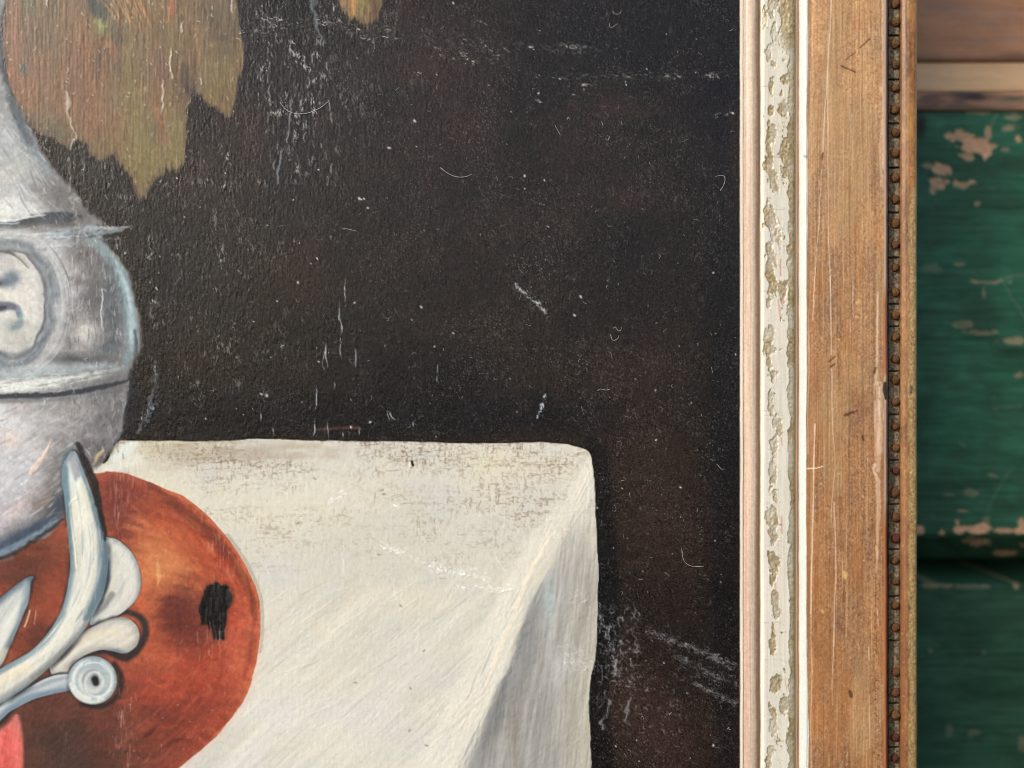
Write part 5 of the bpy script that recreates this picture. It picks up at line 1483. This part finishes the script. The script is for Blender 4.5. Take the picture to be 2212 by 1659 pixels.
def chips(cv, items, rnd):
    X, Y = cv.X, cv.Y
    for cx, cy, rx, ry, a in items:
        w = cv.win(cx - rx * 2.4, cy - ry * 2.4, cx + rx * 2.4, cy + ry * 2.4)
        if X[w].size == 0:
            continue
        q = np.hypot((X[w] - cx) / rx, (Y[w] - cy) / ry) + .7 * fbm(X[w], Y[w], 34, 22, 3, int(cx + cy) % 41)
        al = a * sm(1.08, .8, q)
        n = fbm(X[w], Y[w], 30, 12, 2, 5)
        cv.over(w, np.array(CHIP, np.float32) + (n * 16)[..., None], al)
        cv.H[w] -= 3.0 * al


def deco_bare(cv, rnd, ALL):
    for x, y in ((3560, 30), (3620, 55), (3720, 90), (3780, 140), (3520, 20), (3660, 160), (3770, 60)):
        cv.blob(x, y, 60, 16, (178, 152, 142), .45)
    cv.blob(3830, 215, 110, 20, (120, 98, 84), .6)
    cv.over(ALL, (110, 88, 78), .5 * sm(195, 232, cv.Y))


def deco_mixed(cv, rnd, ALL):
    cv.blob(3640, 356, 70, 16, (66, 70, 74), .85)
    cv.blob(3660, 366, 40, 8, (40, 44, 48), .7)
    cv.blob(3740, 390, 90, 12, (176, 146, 124), .7)
    cv.blob(3470, 400, 60, 10, (130, 104, 98), .7)
    cv.blob(3800, 370, 50, 8, (44, 92, 76), .7)
    cv.over(ALL, (206, 182, 158), .8 * sm(404, 410, cv.Y))


def deco_green(cv, rnd, ALL):
    chips(cv, [(3650, 540, 62, 40, 1), (3620, 515, 50, 26, .9), (3700, 560, 34, 26, .9), (3560, 510, 16, 18, .9), (3620, 585, 28, 20, .8), (3705, 500, 10, 34, .8), (3530, 640, 40, 24, .95), (3520, 680, 34, 26, .9),
               (3590, 685, 44, 16, .8), (3500, 700, 12, 34, .8), (3480, 615, 18, 14, .6), (3820, 525, 12, 14, .9), (3780, 480, 30, 14, .6), (3810, 440, 40, 18, .5), (3660, 420, 60, 8, .6), (3770, 560, 16, 8, .5),
               (3666, 762, 12, 10, .6), (3700, 1058, 60, 9, .7), (3690, 1090, 8, 24, .45), (3600, 990, 18, 7, .5), (3480, 1000, 44, 18, .25), (3600, 1215, 46, 12, .4), (3680, 1245, 50, 9, .45), (3800, 1280, 50, 12, .6),
               (3820, 1405, 24, 14, .5), (3640, 1840, 26, 18, .35), (3620, 1915, 34, 10, .55), (3560, 1855, 18, 8, .3), (3720, 1780, 30, 9, .4), (3450, 1992, 22, 16, 1), (3530, 1992, 18, 16, 1), (3610, 1985, 36, 14, 1),
               (3670, 1986, 44, 20, 1), (3760, 1990, 60, 8, .9), (3830, 1960, 16, 46, .9), (3590, 1960, 10, 16, .9), (3700, 1950, 18, 24, .4), (3840, 1990, 40, 14, .9), (3930, 1985, 60, 16, .9), (4080, 1990, 70, 12, .9),
               (3990, 700, 70, 60, .9), (4200, 1200, 80, 30, .7), (4400, 600, 60, 90, .8), (4600, 1700, 90, 40, .8)], rnd)
    for pts, a in (([(3740, 430), (3720, 470), (3700, 500)], .6), ([(3640, 1050), (3700, 1062), (3750, 1050), (3800, 1034), (3860, 1030)], .6), ([(3760, 1060), (3800, 1120), (3850, 1200)], .5), ([(3700, 1920), (3740, 1840), (3790, 1760)], .4),
                   ([(3600, 1660), (3618, 1675)], .6), ([(3725, 1535), (3830, 1518)], .35), ([(3585, 1530), (3640, 1528)], .3), ([(3470, 1000), (3520, 1030)], .3)):
        cv.stroke(pts, 2.6, (172, 172, 150), a, 3, rag=4, h=-1)
    for k in range(150):
        x, y = rnd.uniform(3440, 5100), rnd.uniform(450, 1980)
        cv.fleck(x, y, rnd.uniform(4, 26), rnd.randn() * .3, rnd.uniform(2, 5), (150, 156, 136) if rnd.rand() < .6 else (26, 60, 48), rnd.uniform(.1, .45), -.6)
    cv.over(ALL, (196, 168, 142), .8 * sm(422, 414, cv.Y + 4 * fbm(cv.X, cv.Y, 50, 50, 2, 9)))
    cv.blob(3452, 470, 14, 40, (50, 34, 28), .8)


def deco_bevel(cv, rnd, ALL):
    chips(cv, [(3640, 2030, 60, 16, .9), (3770, 2072, 50, 10, .9), (3900, 2050, 60, 14, .8), (4200, 2060, 80, 14, .8)], rnd)
    cv.over(ALL, (34, 34, 30), .5 * sm(2130, 2180, cv.Y))


def deco_low(cv, rnd, ALL):
    chips(cv, [(3500, 2196, 60, 8, .5), (3640, 2200, 60, 7, .4), (3810, 2195, 14, 12, .6), (3560, 2740, 12, 30, .3), (3660, 2750, 22, 12, .3), (3490, 2440, 10, 8, .4), (3690, 2445, 12, 8, .35), (3840, 2780, 20, 30, .3)], rnd)
    for x, y, a in ((3640, 2240, .5), (3760, 2260, .4), (3620, 2300, .4), (3780, 2330, .3), (3560, 2760, .4), (3520, 2820, .3), (3800, 2560, .25)):
        cv.blob(x, y, 50, 14, (78, 116, 96), a)


board('board', -560, 229, -626, -626, 'bare', 1, deco_bare, label='bare grey-brown weathered board')
board('bevel_strip', 231, 343, -640, -590, 'pale', 2, label='bevel strip coloured paler for the light on it')
board('moulding_strip', 345, 412, -588, -588, 'mixed', 3, deco_mixed, 4, label='rubbed moulding strip with a dark stain')
board('board', 414, 2008, -606, -606, 'green', 4, deco_green, thick=1100, label='green board with flaked paint patches')
board('bevel_strip', 2010, 2094, -612, -790, 'dark', 5, deco_bevel, label='green bevel below the green board, coloured darker for shade')
board('groove_board', 1960, 2330, -1560, -1560, 'dark', 7, label='deep dark groove between the green boards')
board('board', 2188, 3500, -738, -738, 'dark', 6, deco_low, thick=1000, label='lower green board coloured darker for shade')

# ------------------------------------------------------------------ framed painting
ART = empty('framed_painting', pt(2000, 3290, -20))
tag(ART, 'old oil still life of jug, fruit and white cloth in worn gilt frame', 'painting')


def sub(o):
    return unparent_offset(o, ART.location)


panel = sub(box('painted_panel', -640, 2880, -1095, 3320, -40, -4, M_WOOD, ART))
panel['label'] = 'dark oil painted wooden panel'
pc = paint_picture()
hh = pc.H
P = np.stack([(pc.X - 1920) * S, -hh * S, (1440 - pc.Y) * S], -1)
fid = pc.ID[:-1, :-1]
NAMES = [('painted_background', 'dark brown-black painted ground with scratches and dust'),
         ('painted_tablecloth', 'painted off-white cloth with a grey hanging fold'),
         ('painted_fruit', 'painted rust-red round fruit with a black hollow'),
         ('painted_drapery', 'painted coral pink corner'),
         ('painted_jug', 'painted grey metal jug with dark waist lines'),
         ('painted_medallion', 'painted pale oval medallion with blue marks'),
         ('painted_handle', 'painted white scrolled jug handle with round volute'),
         ('painted_leaf', 'large painted brown and olive autumn leaf'),
         ('painted_leaf', 'small painted olive leaf tip at the top edge')]
for k, (nm, lb) in enumerate(NAMES):
    o = surf(nm, P, pc.C, pc.R, pc.M, M_OIL, panel, fid == k, B=pc.B)
    o['label'] = lb

# the frame member: a solid core that carries the moulded, gilded faces and the beading
core_prof = [(2760, -60), (2760, -14), (2775, 3), (2790, 4), (2850, 6), (2975, 8), (2994, 8), (3030, 40), (3318, 50), (3322, 4), (3380, 4), (3384, 26), (3432, 38), (3434, -150), (2900, -150), (2896, -60)]
frame = sub(extrude('frame_moulding', core_prof, -1100, 3360, M_WOOD, ART))
frame['label'] = 'worn stepped wooden frame moulding, white and bronze inside, brown outside'
fc_, lip = paint_frame()


def strip(name, cv, a, b, label):
    s = slice(max(0, np.searchsorted(cv.xs, a) - 1), np.searchsorted(cv.xs, b) + 1)
    H = cv.H[:, s]
    base = np.median(H, 0)[None, :]
    f = (DIST - base) / DIST
    wob = .9 * fbm(cv.X[:, s], cv.Y[:, s], 60, 170, 3, 230) + .5 * fbm(cv.X[:, s], cv.Y[:, s], 30, 30, 2, 231)
    Pp = np.stack([(cv.X[:, s] + wob - 1920) * f * S, -H * S, (1440 - cv.Y[:, s]) * (DIST - 40) / DIST * S + 0 * H], -1)
    o = surf(name, Pp, cv.C[:, s], cv.R[:, s], cv.M[:, s], M_GILT, frame)
    o['label'] = label
    return o


strip('sight_edge', fc_, 2771, 2786, 'thin cream inner edge')
strip('rose_bead_moulding', fc_, 2787, 2850, 'rounded rose-brown moulding')
strip('ornament_band', fc_, 2851, 2979, 'chalk-white band with bronze patches')
strip('groove', fc_, 2980, 2994, 'dark groove with rust fillet')
strip('white_fillet', fc_, 2995, 3026, 'bright white sloping fillet')
strip('wide_face', fc_, 3027, 3329, 'broad streaky brown face with pale scratches')
strip('outer_lip', lip, 3372, 3440, 'brown and bronze outer lip')

SLITS = [-1095, -1020, -855, -690, -525, -360, -196, -30, 134, 299, 464, 629, 798, 967, 1141, 1225, 1393, 1555, 1726, 1891, 2060, 2236, 2403, 2637, 2802, 2970, 3135, 3300]
rb = random.Random(4)
for a, b in zip(SLITS[:-1], SLITS[1:]):
    o = box('channel_block', 3331, 3373, a + 2.5 + rb.random(), b - 2.5 - rb.random(), 6, 15 + rb.uniform(-1.5, 1.5), M_BLOCK, frame, 3)
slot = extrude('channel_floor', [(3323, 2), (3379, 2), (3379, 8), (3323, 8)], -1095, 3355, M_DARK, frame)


def bead_mesh(seed):
    r = random.Random(seed)
    v, f = [], []
    ns, nr = 9, 4
    for i in range(nr):
        t = i / nr * math.pi / 2
        for k in range(ns):
            p = 2 * math.pi * k / ns
            q = 1 + r.uniform(-.17, .13)
            v.append((math.cos(t) * math.cos(p) * q, -math.sin(t) * q, math.cos(t) * math.sin(p) * q))
    v.append((0, -1, 0))
    for i in range(nr - 1):
        for k in range(ns):
            a, b = i * ns + k, i * ns + (k + 1) % ns
            f.append((a, b, b + ns, a + ns))
    for k in range(ns):
        f.append(((nr - 1) * ns + k, (nr - 1) * ns + (k + 1) % ns, len(v) - 1))
    me = bpy.data.meshes.new('bead')
    me.from_pydata(v, [], f)
    me.update()
    me.polygons.foreach_set('use_smooth', np.ones(len(me.polygons), bool))
    me.materials.append(M_BEADS[0])
    return me


BM = [bead_mesh(i) for i in range(4)]
BY = [13, 85, 165, 243, 330, 412, 495, 577, 668, 750, 837, 920, 1004, 1093, 1180, 1260, 1345, 1427, 1509, 1600, 1679, 1768, 1848, 1937, 2017, 2100, 2182, 2268, 2351, 2516, 2598, 2681, 2763, 2841]
BY = [-1062, -979, -896, -813, -730, -648, -566, -483, -400, -318, -236, -153, -70] + BY + [2925, 3008, 3092, 3175, 3258]
for k, y in enumerate(BY):
    o = bpy.data.objects.new('bead', BM[rb.randrange(4)])
    link(o, frame)
    o.location = pt(3356 + rb.uniform(-2, 2), y + rb.uniform(-3, 3), 14)
    s = S * rb.uniform(16.5, 20.5)
    o.scale = (s, s * rb.uniform(.78, 1.0), s * rb.uniform(.8, 1.1))
    o.rotation_euler = (0, rb.uniform(0, 6.28), 0)
    o.material_slots[0].link = 'OBJECT'
    o.material_slots[0].material = M_BEADS[rb.choice([0, 0, 1, 1, 2] if y > 1300 else [0, 0, 1])]

# hanging batten at the back, fixed to the wall
sub(box('hanging_batten', 2920, 3160, 200, 2700, -640, -148, M_WOOD, ART))


# ------------------------------------------------------------------ hairs and lint lying on the paint
def tube_into(v, f, pts, r, ns=4):
    pts = [np.array(p, float) for p in pts]
    b0 = len(v)
    for i, p in enumerate(pts):
        t = pts[min(i + 1, len(pts) - 1)] - pts[max(i - 1, 0)]
        t /= np.linalg.norm(t) + 1e-12
        n = np.cross(t, (0, 1, 0))
        n /= np.linalg.norm(n) + 1e-12
        bb = np.cross(t, n)
        rr = r * (1 if 0 < i < len(pts) - 1 else .5)
        for k in range(ns):
            a = 2 * math.pi * k / ns
            v.append(p + rr * (math.cos(a) * n + math.sin(a) * bb))
    for i in range(len(pts) - 1):
        for k in range(ns):
            a, b = b0 + i * ns + k, b0 + i * ns + (k + 1) % ns
            f.append((a, b, b + ns, a + ns))


def hair(pts, r, label):
    v, f = [], []
    tube_into(v, f, [pt(x, y, 2.2) for x, y in spline(pts, False, 8)], r * S)
    o = pydata('hair', v, f, M_LINT, None, True)
    tag(o, label, 'hair', 'hairs stuck on the painting')
    return o


hair([(1049, 382), (1070, 408), (1098, 424), (1135, 427), (1170, 419), (1205, 402), (1229, 383)], 1.3, 'longer pale curved hair stuck on dark paint right of the big leaf')
hair([(1651, 628), (1680, 650), (1712, 663), (1745, 663), (1771, 652)], 1.1, 'shorter pale curved hair on dark paint, near the middle of the picture')
rl = random.Random(12)
v, f = [], []
LINT = [((2683, 662), (2702, 658), (2718, 664), (2716, 690), (2700, 716)), ((2300, 1232), (2308, 1226), (2318, 1240), (2328, 1238), (2330, 1225)), ((2288, 1252), (2298, 1276), (2316, 1270), (2322, 1256)),
        ((2240, 1466), (2250, 1459), (2266, 1462), (2280, 1462), (2288, 1458)), ((2690, 1740), (2698, 1752), (2712, 1764)), ((2556, 2055), (2564, 2100), (2590, 2122), (2640, 2125)), ((2470, 952), (2476, 960), (2472, 970)),
        ((2600, 823), (2622, 826)), ((2298, 42), (2306, 52), (2322, 52), (2330, 42)), ((2284, 85), (2290, 104), (2308, 94), (2318, 88)), ((2080, 468), (2090, 486), (2102, 508)), ((1280, 855), (1310, 860), (1340, 868)),
        ((2126, 450), (2130, 440), (2138, 448)), ((2270, 520), (2280, 526), (2286, 512)), ((1970, 1215), (1990, 1222)), ((2290, 1320), (2296, 1345)), ((1046, 850), (1060, 845)), ((1480, 1160), (1492, 1178)), ((2668, 1376), (2672, 1398))]
for L in LINT:
    tube_into(v, f, [pt(x, y, 1.6) for x, y in spline(L, False, 4)], .75 * S)
for k in range(130):
    x, y = rl.uniform(1300, 2755), rl.uniform(20, 1620)
    if rl.random() < .3:
        x, y = rl.uniform(2300, 2755), rl.uniform(1640, 2860)
    a, b, L = rl.uniform(0, 6.28), rl.gauss(0, 1.4), rl.uniform(7, 22)
    pts = []
    for i in range(5):
        pts.append(pt(x, y, 1.8))
        x += L / 4 * math.cos(a)
        y += L / 4 * math.sin(a)
        a += b * .5
    tube_into(v, f, pts, rl.uniform(.4, .7) * S, 3)
lint = pydata('dust_lint', v, f, M_LINT, None, True)
tag(lint, 'tiny pale lint fibres scattered over the dark paint', 'lint', kind='stuff')
